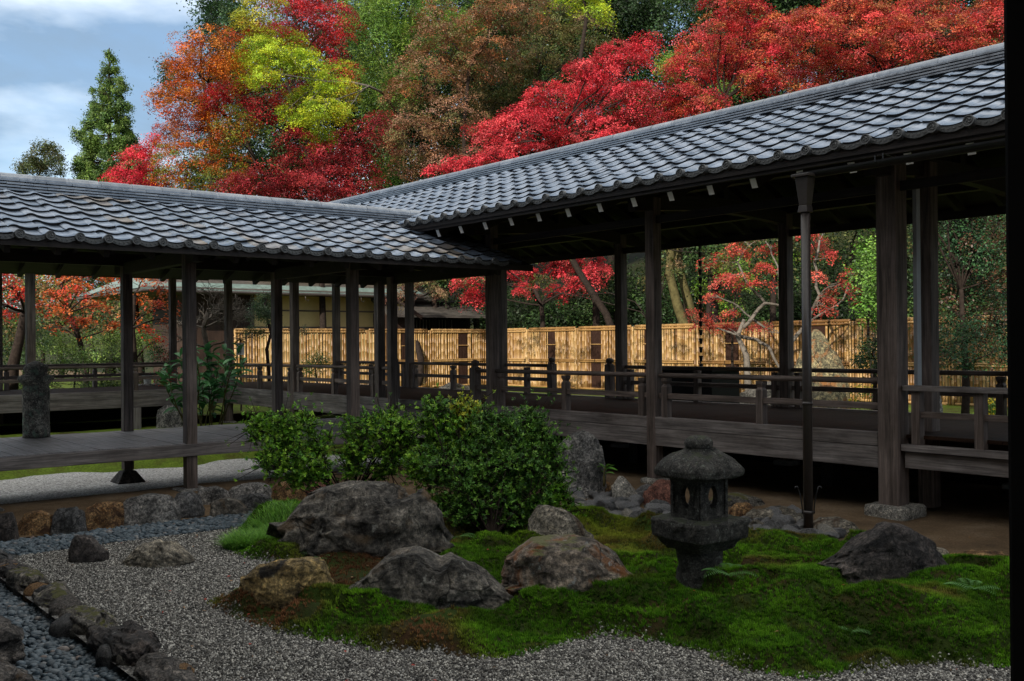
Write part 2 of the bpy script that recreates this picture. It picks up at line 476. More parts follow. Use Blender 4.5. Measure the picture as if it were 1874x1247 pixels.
class MB:
    def __init__(s):
        s.v, s.f = [], []
    def add(s, vs, fs):
        b = len(s.v)
        s.v += [tuple(q) for q in vs]
        s.f += [tuple(b + i for i in f) for f in fs]
    def box(s, x0, x1, y0, y1, z0, z1):
        s.add([(x0, y0, z0), (x1, y0, z0), (x1, y1, z0), (x0, y1, z0), (x0, y0, z1), (x1, y0, z1), (x1, y1, z1), (x0, y1, z1)],
              [(0, 3, 2, 1), (4, 5, 6, 7), (0, 1, 5, 4), (1, 2, 6, 5), (2, 3, 7, 6), (3, 0, 4, 7)])
    def beam(s, p0, p1, w, h, up=(0, 0, 1)):
        p0, p1 = Vector(p0), Vector(p1)
        d = (p1 - p0).normalized()
        sd = d.cross(Vector(up)).normalized()
        u = sd.cross(d).normalized()
        q = []
        for p in (p0, p1):
            for a, b in ((-1, -1), (1, -1), (1, 1), (-1, 1)):
                q.append(p + sd * a * w / 2 + u * b * h / 2)
        s.add(q, [(0, 1, 2, 3), (7, 6, 5, 4), (0, 4, 5, 1), (1, 5, 6, 2), (2, 6, 7, 3), (3, 7, 4, 0)])
    def tube(s, pts, rad, seg=8, cap=True):
        pts = [Vector(p) for p in pts]
        if not hasattr(rad, '__len__'): rad = [rad] * len(pts)
        b = len(s.v)
        prev = None
        for i, p in enumerate(pts):
            d = (pts[min(i + 1, len(pts) - 1)] - pts[max(i - 1, 0)])
            d = d.normalized() if d.length > 1e-9 else Vector((0, 0, 1))
            if prev is None:
                a = d.cross(Vector((0, 0, 1)))
                if a.length < 0.1: a = d.cross(Vector((1, 0, 0)))
            else:
                a = prev - d * prev.dot(d)
            a.normalize()
            prev = a
            c = d.cross(a)
            for k in range(seg):
                t = 2 * math.pi * k / seg
                s.v.append(tuple(p + (a * math.cos(t) + c * math.sin(t)) * rad[i]))
        for i in range(len(pts) - 1):
            for k in range(seg):
                k2 = (k + 1) % seg
                s.f.append((b + i * seg + k, b + i * seg + k2, b + (i + 1) * seg + k2, b + (i + 1) * seg + k))
        if cap:
            s.f.append(tuple(b + k for k in reversed(range(seg))))
            s.f.append(tuple(b + (len(pts) - 1) * seg + k for k in range(seg)))
    def lathe(s, prof, c=(0, 0, 0), seg=24, sq=2.0):
        b = len(s.v)
        for r, z in prof:
            for k in range(seg):
                t = 2 * math.pi * k / seg
                x, y = math.cos(t), math.sin(t)
                q = (abs(x) ** sq + abs(y) ** sq) ** (1 / sq)
                s.v.append((c[0] + r * x / q, c[1] + r * y / q, c[2] + z))
        n = len(prof)
        for i in range(n - 1):
            for k in range(seg):
                k2 = (k + 1) % seg
                s.f.append((b + i * seg + k, b + i * seg + k2, b + (i + 1) * seg + k2, b + (i + 1) * seg + k))
        s.f.append(tuple(b + k for k in reversed(range(seg))))
        s.f.append(tuple(b + (n - 1) * seg + k for k in range(seg)))
    def mesh(s, name, mat, smooth=False):
        me = bpy.data.meshes.new(name)
        me.from_pydata(s.v, [], s.f)
        me.materials.append(mat)
        if smooth:
            me.polygons.foreach_set('use_smooth', np.ones(len(me.polygons), bool))
        me.update()
        return me
    def build(s, name, mat, parent=None, loc=None, rot=None, smooth=False, bev=0.0, auto=False):
        o = link(name, s.mesh(name, mat, smooth), parent, loc, rot)
        if bev:
            m = o.modifiers.new('bevel', 'BEVEL')
            m.width = bev
            m.segments = 2
            m.limit_method = 'ANGLE'
        return o

def randrot(n, rs=rg):
    q = rs.normal(size=(n, 4))
    q /= np.linalg.norm(q, axis=1)[:, None]
    w, x, y, z = q.T
    return np.stack([np.stack([1 - 2 * (y * y + z * z), 2 * (x * y - z * w), 2 * (x * z + y * w)], 1),
                     np.stack([2 * (x * y + z * w), 1 - 2 * (x * x + z * z), 2 * (y * z - x * w)], 1),
                     np.stack([2 * (x * z - y * w), 2 * (y * z + x * w), 1 - 2 * (x * x + y * y)], 1)], 1)
def rotz(a):
    c, s_, o, z = np.cos(a), np.sin(a), np.ones_like(a), np.zeros_like(a)
    return np.stack([np.stack([c, -s_, z], 1), np.stack([s_, c, z], 1), np.stack([z, z, o], 1)], 1)
def scatter(bv, bf, pos, rot, scl):
    """copies of a base mesh as arrays"""
    bv = np.asarray(bv, float); bf = np.asarray(bf)
    if scl.ndim == 1: scl = scl[:, None]
    v = np.einsum('nij,nkj->nki', rot, bv[None] * scl[:, None, :]) + pos[:, None, :]
    f = bf[None] + (np.arange(len(pos)) * len(bv))[:, None, None]
    return v.reshape(-1, 3), f.reshape(-1, bf.shape[1])

_ico = {}
def ico(sub):
    if sub not in _ico:
        bm = bmesh.new()
        bmesh.ops.create_icosphere(bm, subdivisions=sub, radius=1)
        V = np.array([v.co[:] for v in bm.verts])
        F = np.array([[v.index for v in f.verts] for f in bm.faces])
        bm.free()
        _ico[sub] = (V, F)
    return _ico[sub]

# ------------------------------------------------------------------ garden heights and zones
GZ = -1.6
def poly(pts, z=GZ):
    return np.array([[*P(px, py, z=z)][:2] for px, py in pts])
MOSS = poly([(385, 1105), (430, 1130), (520, 1160), (640, 1180), (760, 1192), (860, 1205), (950, 1200), (1040, 1170), (1110, 1165), (1200, 1172), (1290, 1195),
             (1350, 1225), (1430, 1236), (1500, 1240), (1600, 1225), (1730, 1215), (1840, 1225), (2050, 1240), (2050, 1075), (1850, 1060), (1745, 1035), (1640, 1010), (1520, 995),
             (1440, 997), (1370, 990), (1290, 975), (1180, 962), (1090, 950), (1045, 945), (1000, 925), (900, 925), (780, 915), (600, 915), (520, 925), (455, 960), (415, 1000),
             (450, 1022), (520, 1032), (470, 1070), (420, 1085)])
def inside(x, y, pg):
    c = np.zeros(x.shape, bool)
    n = len(pg)
    for i in range(n):
        x0, y0 = pg[i]; x1, y1 = pg[(i + 1) % n]
        if y0 == y1: continue
        k = ((y0 > y) != (y1 > y)) & (x < (x1 - x0) * (y - y0) / (y1 - y0) + x0)
        c ^= k
    return c
def edge_dist(x, y, pg):
    d = np.full(x.shape, 1e9)
    n = len(pg)
    for i in range(n):
        a = pg[i]; b = pg[(i + 1) % n]
        ab = b - a
        t = np.clip(((x - a[0]) * ab[0] + (y - a[1]) * ab[1]) / (ab @ ab + 1e-12), 0, 1)
        d = np.minimum(d, np.hypot(x - a[0] - t * ab[0], y - a[1] - t * ab[1]))
    return d
def moss_sd(x, y):
    d = edge_dist(x, y, MOSS)
    s = np.where(inside(x, y, MOSS), d, -d)
    p = np.stack([x * 3.1, y * 3.1, x * 0], -1).reshape(-1, 3)
    p2 = np.stack([x * 14, y * 14, x * 0], -1).reshape(-1, 3)
    return s + fbm(p, 3).reshape(x.shape) * 0.05 + vnoise(p2).reshape(x.shape) * 0.025
MOUNDS = []
for px, py, a, ra, rb in ((1640, 1150, .19, .60, .34), (1380, 1125, .15, .5, .33), (1440, 1020, .12, .6, .28), (1250, 1080, .06, .5, .4), (1080, 1120, .05, .5, .25),
                          (760, 1140, .07, .5, .2), (600, 1120, .05, .3, .2), (520, 970, .14, .4, .3), (720, 960, .10, .8, .4), (1780, 1090, .16, .5, .4), (1120, 960, .05, .4, .3)):
    c = P(px, py, z=GZ)
    MOUNDS.append((c.x, c.y, a * 1.05, ra, rb))
def hgt(x, y):
    x = np.asarray(x, float); y = np.asarray(y, float)
    sd = moss_sd(x, y)
    m = np.clip(sd / 0.16 + 0.3, 0, 1)
    m = m * m * (3 - 2 * m)
    h = 0.03 * np.ones_like(x)
    for cx, cy, a, ra, rb in MOUNDS:
        dx, dy = x - cx, y - cy
        u = dx * RGT.x + dy * RGT.y
        w = dx * FWD.x + dy * FWD.y
        h = h + a * np.exp(-(u / ra) ** 2 - (w / rb) ** 2)
    n = fbm(np.stack([x * 2.2, y * 2.2, x * 0 + 5], -1).reshape(-1, 3), 4).reshape(x.shape)
    g = fbm(np.stack([x * 1.1, y * 1.1, x * 0 + 9], -1).reshape(-1, 3), 3).reshape(x.shape)
    w1 = x * 2.3 + .9 * n; w2 = y * 2.3 + .9 * g
    bl = np.clip(1 - 2.6 * np.abs(vnoise(np.stack([w1.ravel(), w2.ravel(), x.ravel() * 0 + 7.5], 1)).reshape(x.shape)), 0, 1) ** .7
    bl = .75 - .75 * bl
    q = fbm(np.stack([x * 9, y * 9, x * 0 + 1], -1).reshape(-1, 3), 3).reshape(x.shape)
    return GZ + 0.012 * g + m * np.maximum(0.005, h + 0.05 * n + 0.15 * bl - 0.05 + 0.012 * q)
def hz(x, y):
    return float(hgt(np.array([x]), np.array([y]))[0])
def PG(px, py):
    """the garden surface under a pixel"""
    r = ray(px, py)
    ts = np.linspace(3.0, 14.0, 700)
    z = r.z * ts
    h = hgt(r.x * ts, r.y * ts)
    k = np.argmax(z < h)
    return Vector((r.x * ts[k], r.y * ts[k], float(h[k])))

# ------------------------------------------------------------------ rocks
CAMF = np.array(FWD); CAMR = np.array(RGT)
def facet(p, rs, K=34, amt=.8, jit=.45):
    """break a smooth shape into flat chiselled faces with small cliffs between them"""
    idx = rs.choice(len(p), K, replace=False)
    sd = p[idx]
    nn = sd / np.linalg.norm(sd, axis=1)[:, None] + rs.normal(0, jit * .5, (K, 3))
    nn /= np.linalg.norm(nn, axis=1)[:, None]
    w = rs.uniform(.75, 1.3, K)
    warp = np.stack([fbm(p * 2.3 + 11, 2), fbm(p * 2.3 + 23, 2), fbm(p * 2.3 + 37, 2)], 1) * .22
    d = np.linalg.norm((p + warp)[:, None] - sd[None], axis=2) * w[None]
    k = d.argmin(1)
    h = ((p - sd[k]) * nn[k]).sum(1)
    return p - nn[k] * (h * amt)[:, None]
def make_rock(name, label, outline, yb, mat, depth=0.6, sub=5, seed=1, rough=1.0, cuts=9, ground=None, group=None, n=3.0, cat='rock', d=None):
    """outline: top silhouette (px, py) left to right; yb: pixel row of its foot"""
    xs = [p[0] for p in outline]
    x0, x1 = xs[0], xs[-1]
    xc = (x0 + x1) / 2
    if d is None:
        base = PG(xc, yb) if ground is None else P(xc, yb, z=ground)
        d0 = base.dot(FWD); zb = base.z
    else:
        d0 = d; zb = ground
    Wm = (x1 - x0) * d0 / FPX
    D = Wm * depth
    dc = d0 + D * 0.45
    Wm = (x1 - x0) * dc / FPX
    tops = np.array([P(px, py, d=dc).z for px, py in outline]) - zb
    txs = (np.array(xs) - xc) / (x1 - x0) * 2
    V, F = ico(sub)
    p = V / (np.abs(V) ** n).sum(1)[:, None] ** (1 / n)
    p0 = p.copy()
    rs = np.random.default_rng(seed * 77 + 5)
    for k in range(cuts):
        nn = rs.normal(size=3); nn[2] = abs(nn[2]) * 0.7
        nn /= np.linalg.norm(nn)
        o = rs.uniform(0.80, 1.0)
        dd = p @ nn
        p = p - nn[None] * (np.maximum(dd - o, 0) * 0.88)[:, None]
    e = 1 + 0.08 * rough * fbm(p * 1.6 + seed * 9.1, 4) + 0.13 * rough * fbm(p * np.array([2.2, 2.2, 4.5]) + seed * 3.3, 5, True)
    p = facet(p, rs, 30 if sub < 6 else 46, .5)
    if sub >= 6: e = e + 0.035 * rough * fbm(p * np.array([6, 6, 11]) + seed, 4, True)
    p = p * e[:, None]
    ht = np.interp(p[:, 0], txs, np.maximum(tops, 0.01))
    ht = ht * 0.85 + 0.15 * np.interp(p[:, 0] + 0.06, txs, np.maximum(tops, 0.01))
    lz = p[:, 2]
    mxz = np.maximum(0.35, (1 - np.minimum(np.abs(p0[:, 0]), 1) ** n) ** (1 / n))
    lz = np.where(lz > 0, np.minimum(lz / mxz, 1 + .10 * np.tanh((lz / mxz - 1) * 3)), lz)
    z = np.where(lz > 0, lz * ht, lz * 0.25 * min(0.5, Wm))
    pos = p[:, 0:1] * CAMR[None] * Wm / 2 + p[:, 1:2] * CAMF[None] * D / 2
    pos[:, 2] = z
    me = mesh_np(name, pos, F, mat, smooth=True)
    o = link(name, me)
    c = P(xc, yb, d=dc)
    o.location = (c.x, c.y, zb)
    tag(o, label, cat, group)
    return o

# ------------------------------------------------------------------ ground, garden
def sheet(name, x0, x1, y0, y1, z, mat, step=1.0, f=None):
    nx, ny = max(2, int((x1 - x0) / step) + 1), max(2, int((y1 - y0) / step) + 1)
    X, Y = np.meshgrid(np.linspace(x0, x1, nx), np.linspace(y0, y1, ny))
    Z = np.full(X.shape, z) if f is None else f(X, Y)
    V = np.stack([X.ravel(), Y.ravel(), Z.ravel()], 1)
    i = np.arange((nx - 1) * (ny - 1))
    r, c = i // (nx - 1), i % (nx - 1)
    a = r * nx + c
    F = np.stack([a, a + 1, a + nx + 1, a + nx], 1)
    o = link(name, mesh_np(name, V, F, mat, smooth=True))
    return o
def bumpy(z, amp, s):
    return lambda X, Y: z + amp * fbm(np.stack([X.ravel() * s, Y.ravel() * s, X.ravel() * 0], 1), 4).reshape(X.shape)
tag(sheet('ground', -400, 400, -400, 400, -1.92, MATS['earth'], 400), kind='structure')
tag(sheet('earth_path', 5.0, 12.6, 1.0, 9.3, 0, MATS['earth'], 0.08, bumpy(-1.632, 0.02, 1.3)), kind='structure')
tag(sheet('earth_path', -2.0, 8.4, 9.3, 12.25, 0, MATS['earth'], 0.08, lambda X, Y: bumpy(-1.632, 0.02, 1.3)(X, Y) - .2 * np.clip((Y - 11.45) / .6, 0, 1) ** 2), kind='structure')
# garden sheet split by zone
st = 0.03
gx = np.arange(1.62, 7.6, st); gy = np.arange(0.6, 8.62, st)
GX, GY = np.meshgrid(gx, gy)
GS = moss_sd(GX, GY)
GH = hgt(GX, GY)
GF = GX * CAMF[0] + GY * CAMF[1]
nx = len(gx)
V = np.stack([GX.ravel(), GY.ravel(), GH.ravel()], 1)
i = np.arange((len(gy) - 1) * (nx - 1))
r_, c_ = i // (nx - 1), i % (nx - 1)
A = r_ * nx + c_
F = np.stack([A, A + 1, A + nx + 1, A + nx], 1)
cs = GS.ravel()[A]
cx, cy = GX.ravel()[A], GY.ravel()[A]
vis = (GF.ravel()[A] > 2.2)
# right-hand limit of the white gravel: the drip strip along the walkway
right_lim = 6.75
gmask = vis & (cs < 0.03) & (cy < 8.42 + .05 * np.sin(cx * 5)) & (cx < right_lim) & ~((cx > 5.2) & (cy > 5.0) & (cx + 0 * cy > 4.6))
mmask = vis & (cs > -0.03)
def compact(V, F):
    u, inv = np.unique(F.ravel(), return_inverse=True)
    return V[u], inv.reshape(F.shape)
v1, f1 = compact(V, F[gmask])
tag(link('gravel_bed', mesh_np('gravel_bed', v1, f1, MATS['gravel_sheet'], smooth=True)), kind='structure')
v2, f2 = compact(V, F[mmask])
v2 = v2 + np.array([0, 0, 0.004])
# gravel chips
def chips(xs, ys, zs, smin, smax, mat, name):
    bv = np.array([(1, 0, 0), (-1, 0, 0), (0, 1, 0), (0, -1, 0), (0, 0, 1), (0, 0, -1)], float)
    bf = np.array([(0, 2, 4), (2, 1, 4), (1, 3, 4), (3, 0, 4), (2, 0, 5), (1, 2, 5), (3, 1, 5), (0, 3, 5)])
    n = len(xs)
    s = rg.uniform(smin, smax, (n, 1)) * rg.uniform(0.6, 1.15, (n, 3))
    pos = np.stack([xs, ys, zs], 1)
    v, f = scatter(bv, bf, pos, randrot(n), s)
    return link(name, mesh_np(name, v, f, mat))
n = 430000
xs = rg.uniform(1.7, 7.4, n); ys = rg.uniform(0.8, 8.6, n)
dp = xs * CAMF[0] + ys * CAMF[1]
lat = xs * CAMR[0] + ys * CAMR[1]
k = (dp > 4.4) & (np.abs(lat / dp) < 0.56) & (rg.random(n) < np.clip(9.5 / dp ** 1.1, 0.25, 1.3))
xs, ys = xs[k], ys[k]
sd = moss_sd(xs, ys)
k = (ys < 8.44 + .05 * np.sin(xs * 5)) & (sd < rg.uniform(-0.02, 0.06, len(xs))) & (xs < right_lim) & ~((xs > 5.2) & (ys > 5.0))
xs, ys = xs[k], ys[k]
o = chips(xs, ys, hgt(xs, ys) + 0.002, 0.005, 0.0105, MATS['gravel'], 'gravel_chips')
tag(o, 'fine grey and white gravel chips spread around the moss islands', 'gravel', kind='stuff')

# moss carpet with fronds
moss_root = empty('moss', (0, 0, 0), 'bright green moss carpet swelling in soft mounds round the rocks', 'moss')
moss_root['kind'] = 'stuff'
tag(link('moss_base', mesh_np('moss_base', v2, f2, MATS['moss_soil'], smooth=True), moss_root), kind='stuff')
n = 380000
xs = rg.uniform(2.0, 9.0, n); ys = rg.uniform(0.8, 8.9, n)
dp = xs * CAMF[0] + ys * CAMF[1]; lat = xs * CAMR[0] + ys * CAMR[1]
k = (dp > 4.2) & (np.abs(lat / dp) < 0.56)
xs, ys, dp = xs[k], ys[k], dp[k]
k = (moss_sd(xs, ys) > rg.uniform(-0.05, 0.04, len(xs)))
xs, ys, dp = xs[k], ys[k], dp[k]
pat = fbm(np.stack([xs * 1.3, ys * 1.3, xs * 0 + 2], 1), 4)
pat2 = fbm(np.stack([xs * 7, ys * 7, xs * 0 + 3], 1), 3)
def near(px, py, rad):
    q = P(px, py, z=GZ)
    return np.exp(-((xs - q.x) ** 2 + (ys - q.y) ** 2) / rad ** 2)
brown = np.clip(near(600, 1065, .42) * 1.3 + near(440, 1125, .35) * 1.3 + near(530, 1140, .2) + near(640, 1025, .4) * 1.2 + near(940, 1095, .16) * 1.1 + near(1110, 1095, .2) * .9 + near(1390, 1060, .2) * .8 + np.clip(pat * 2.2 - .35, 0, .9), 0, 1)
k = rg.random(len(xs)) < np.clip(1.0 - 0.6 * (brown > 0.5) + 1.1 * np.minimum(pat2, 0.1), 0.12, 1)
xs, ys, pat, pat2, brown = xs[k], ys[k], pat[k], pat2[k], brown[k]
n = len(xs)
bv, bf = [], []
for a in range(5):
    t = a * 2 * math.pi / 5
    b0 = len(bv)
    bv += [(0.25 * math.cos(t + 1.2), 0.25 * math.sin(t + 1.2), 0), (0.25 * math.cos(t - 1.2), 0.25 * math.sin(t - 1.2), 0), (0.95 * math.cos(t), 0.95 * math.sin(t), 1.0)]
    bf.append((b0, b0 + 1, b0 + 2))
s = rg.uniform(0.009, 0.018, n)
v, f = scatter(bv, bf, np.stack([xs, ys, hgt(xs, ys) + 0.002], 1), rotz(rg.uniform(0, 6.28, n)), np.stack([s, s, s * rg.uniform(0.9, 1.7, n)], 1))
c0, c1, c2, c3 = np.array((0.03, 0.11, 0.006)), np.array((0.12, 0.27, 0.014)), np.array((0.25, 0.25, 0.03)), np.array((0.16, 0.075, 0.035))
tt = np.clip(0.5 + 0.9 * pat2 + rg.normal(0, .22, n), 0, 1)[:, None]
yel = np.clip(near(1130, 985, .6) + near(900, 1000, .4) * .6 + near(560, 940, .3) * .3, 0, 1) if False else None
colr = c0 * (1 - tt) + c1 * tt
q = P(1120, 985, z=GZ)
ye = np.clip(np.exp(-((xs - q.x) ** 2 + (ys - q.y) ** 2) / .75 ** 2) * 1.1 + np.clip(pat - .15, 0, 1), 0, 1)[:, None]
colr = colr * (1 - ye * .7) + c2 * ye * .7
br = np.clip(brown * 1.1 + np.clip(-pat2 - .25, 0, 1) * 1.2, 0, 1)[:, None]
colr = colr * (1 - br) + c3 * br
colr *= rg.uniform(0.45, 1.4, (n, 1)) * (1 + .55 * np.clip(fbm(np.stack([xs * 3.2, ys * 3.2, xs * 0 + 21], 1), 3) * 1.6, -.9, .8))[:, None]
tag(link('moss_fronds', mesh_np('moss_fronds', v, f, MATS['moss'], np.repeat(colr, len(bv), 0)), moss_root), kind='stuff')

# pebble strips
def pebbles(x0, x1, y0, y1, z, dens, name, label, smin=0.014, smax=0.026, hfun=None):
    bv, bf = ico(2)
    n = int((x1 - x0) * (y1 - y0) * dens)
    xs = rg.uniform(x0, x1, n); ys = rg.uniform(y0, y1, n)
    zs = z + rg.uniform(-0.012, 0.02, n)
    if hfun: zs = zs + hfun(xs, ys)
    s = rg.uniform(smin, smax, (n, 1)) * np.stack([rg.uniform(0.9, 1.5, n), rg.uniform(0.7, 1.05, n), rg.uniform(0.5, 0.75, n)], 1)
    rot = rotz(rg.uniform(0, 6.28, n))
    tl = randrot(n)
    # mostly lying flat: blend of a turn about z with a small tilt
    ax = rg.normal(0, .28, (n, 2))
    T = np.tile(np.eye(3), (n, 1, 1))
    T[:, 0, 2] = ax[:, 0]; T[:, 2, 0] = -ax[:, 0]; T[:, 1, 2] = ax[:, 1]; T[:, 2, 1] = -ax[:, 1]
    v, f = scatter(bv, bf, np.stack([xs, ys, zs], 1), np.einsum('nij,njk->nik', T, rot), s)
    tag(link(name, mesh_np(name, v, f, MATS['pebble'], smooth=True)), label, 'pebbles', kind='stuff')
pebbles(1.14, 1.66, 3.4, 8.4, -1.665, 2600, 'pebbles', 'blue-grey rounded pebbles filling the gutter between two rows of rough stones')
pebbles(1.5, 4.75, 8.40, 9.02, -1.612, 2600, 'pebbles', 'blue-grey pebble strip at the foot of the stone edging by the low deck', hfun=lambda x, y: 0.02 * np.exp(-((y - 8.71) / .2) ** 2))
MATS['mortar'] = simple('mortar', (0.16, 0.145, 0.12), 0.95, 0.1, 0, 0.3, 7, 0.4)
mb = MB(); mb.box(1.0, 1.8, 3.0, 8.7, -1.72, -1.69); tag(mb.build('gutter_floor', MATS['mortar']), kind='structure')
mb = MB(); mb.box(0.6, 5.0, 8.36, 9.3, -1.72, -1.650); tag(mb.build('gutter_path', MATS['mortar']), kind='structure')

# beyond the low deck
tag(sheet('earth_path', 8.4, 12.6, 9.3, 14.0, 0, MATS['earth'], 0.08, bumpy(-1.632, 0.02, 1.3)), kind='structure')
tag(sheet('courtyard_gravel', -6, 8.45, 11.7, 14.9, 0, MATS['gravel_backlit'], 0.06, lambda X, Y: bumpy(-1.765, 0.02, 1.5)(X, Y) + 0), kind='structure')
tag(sheet('courtyard_moss', -8, 12.3, 13.9, 20.2, 0, MATS['moss_bank'], 0.06, lambda X, Y: bumpy(-1.60, 0.06, 0.9)(X, Y) - .26 * np.clip((15.0 + .25 * np.sin(X * 2.1) + .12 * np.sin(X * 5.3) - Y) / .5, 0, 1)), 'dim green moss bank between the low deck and the rear walkway', 'moss', kind='stuff')
tag(sheet('rear_garden_ground', -20, 12.3, 22.2, 60, 0, MATS['moss_far'], 0.4, bumpy(-1.57, 0.1, 0.3)), kind='structure')
tag(sheet('far_garden_ground', 12.31, 23.6, -4, 60, 0, MATS['moss_far'], 0.15, bumpy(-1.57, 0.07, 0.6)), kind='structure')
def hillf(X, Y):
    u = X - 27
    return -1.9 + 16 * (1 - np.exp(-0.034 * np.maximum(0, u))) + 1.2 * fbm(np.stack([X.ravel() * .12, Y.ravel() * .12, X.ravel() * 0], 1), 3).reshape(X.shape) * np.clip(u / 6, 0, 1)
tag(sheet('hillside', 23.6, 200, -60, 230, 0, MATS['hill'], 2.0, hillf), kind='structure')
def hillz(x, y):
    if x < 23.6: return -1.6
    return float(hillf(np.array([[x]]), np.array([[y]]))[0, 0])

# ================================================================== covered walkways
# frame: local (a, b, z): a along the walkway, b across it
class Fr:
    def __init__(s, o, a, b): s.o, s.a, s.b = Vector(o), Vector(a), Vector(b)
    def __call__(s, a, b, z): return s.o + s.a * a + s.b * b + Vector((0, 0, z))

def wave(u):
    """tile cross-section over one pitch: broad pan then a roll"""
    u = u % 1.0
    if u < 0.62: return -0.013 * math.sin(math.pi * u / 0.62)
    return 0.014 * math.sin(math.pi * (u - 0.62) / 0.38)
US = [0.0, .08, .16, .24, .32, .40, .48, .56, .62, .68, .74, .81, .88, .94, 1.0, 1.03]
def tiles(name, fr, a0, ncol, b_eave, b_ridge, z_eave, z_ridge, pitch, nrow, mat, parent, seed=0, skip=None, flip=1):
    rs = np.random.default_rng(seed)
    run = b_ridge - b_eave
    L = math.hypot(run, z_ridge - z_eave)
    db, dz = run / L, (z_ridge - z_eave) / L
    nb, nzv = -dz * (1 if run > 0 else -1) * 1.0, abs(db)     # surface normal in (b, z)
    V, F = [], []
    course = L / nrow
    t = 0.028
    for r in range(nrow):
        s0 = r * course; s1 = s0 + course * 1.12
        for c in range(ncol):
            if skip and skip(a0 + c * pitch, s0 / L): continue
            ja, jn, jr = rs.normal(0, .0035), rs.normal(0, .0026), rs.normal(0, 0.0045)
            b = len(V)
            th = t if r else 0.036
            for row, (s, lift, tt) in enumerate(((s0, 0.026, 0), (s0 + course * .5, 0.016, 0), (s1, 0.004, 0), (s0, 0.026, -th))):
                for u in US:
                    w = wave(u) if u < 1.0 else 0.0 - 0.006
                    h = lift + w + tt + jn + jr * (u - .5)
                    uu = u if flip > 0 else 1 - u
                    V.append(fr(a0 + c * pitch + uu * pitch + ja, b_eave + s * db + nb * h, z_eave + s * dz + nzv * h))
            m = len(US)
            for j in range(m - 1):
                F.append((b + j, b + j + 1, b + m + j + 1, b + m + j))
                F.append((b + m + j, b + m + j + 1, b + 2 * m + j + 1, b + 2 * m + j))
                F.append((b + 3 * m + j, b + 3 * m + j + 1, b + j + 1, b + j))
    me = mesh_np(name, np.array([tuple(v) for v in V]), np.array(F), mat, smooth=True)
    o = link(name, me, parent)
    # crisp front edges
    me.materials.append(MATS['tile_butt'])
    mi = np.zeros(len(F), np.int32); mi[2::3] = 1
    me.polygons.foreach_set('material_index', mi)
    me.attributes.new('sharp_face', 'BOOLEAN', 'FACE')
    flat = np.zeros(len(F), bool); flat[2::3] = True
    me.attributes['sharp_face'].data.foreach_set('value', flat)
    return o

def disc_mesh(r=0.047):
    """round eave-end tile with a rim and three commas; faces -y"""
    mb = MB()
    seg = 20
    for (ra, ya), (rb, yb) in zip([(0.0, .0), (r * .78, 0.0), (r * .80, -.010), (r * .96, -.010), (r, -.004), (r, .05)][:-1], [(r * .78, 0.0), (r * .80, -.010), (r * .96, -.010), (r, -.004), (r, .05)]):
        b = len(mb.v)
        for k in range(seg):
            t = 2 * math.pi * k / seg
            mb.v.append((ra * math.cos(t), ya, ra * math.sin(t)))
        for k in range(seg):
            t = 2 * math.pi * k / seg
            mb.v.append((rb * math.cos(t), yb, rb * math.sin(t)))
        for k in range(seg):
            k2 = (k + 1) % seg
            mb.f.append((b + k, b + k2, b + seg + k2, b + seg + k))
    for q in range(3):
        t0 = q * 2 * math.pi / 3
        pts, rad = [], []
        for i in range(8):
            f = i / 7
            t = t0 + f * 2.4
            rr = r * (0.22 + 0.48 * f)
            pts.append((rr * math.cos(t), -0.003, rr * math.sin(t)))
            rad.append(r * (0.17 * (1 - f) + 0.03))
        mb.tube(pts, rad, 6)
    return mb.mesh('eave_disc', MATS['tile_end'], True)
def lip_mesh(pitch):
    """hanging curved lip between two discs; faces -y"""
    mb = MB()
    n = 12
    top, bot = [], []
    for i in range(n + 1):
        u = i / n
        w = -0.020 * math.sin(math.pi * u) - 0.002
        top.append((u * pitch * .78 - pitch * .39, w + 0.006)); bot.append((u * pitch * .78 - pitch * .39, w - 0.030 - 0.010 * math.sin(math.pi * u)))
    for y in (-.004, .018):
        for pts in (top, bot):
            for x, z in pts: mb.v.append((x, y, z))
    m = n + 1
    for i in range(n):
        mb.f.append((i, m + i, m + i + 1, i + 1))
        mb.f.append((m + i, 3 * m + i, 3 * m + i + 1, m + i + 1))
        mb.f.append((2 * m + i, 2 * m + i + 1, 3 * m + i + 1, 3 * m + i))
    for k in range(4):   # relief scrolls
        x = (k - 1.5) * pitch * .16
        z = -0.020 * math.sin(math.pi * (x / (pitch * .78) + .5)) - 0.014
        mb.tube([(x - .012, -.005, z + .004), (x, -.006, z - .006), (x + .012, -.005, z + .004)], [.004, .005, .003], 5)
    return mb.mesh('eave_lip', MATS['tile_end'], False)

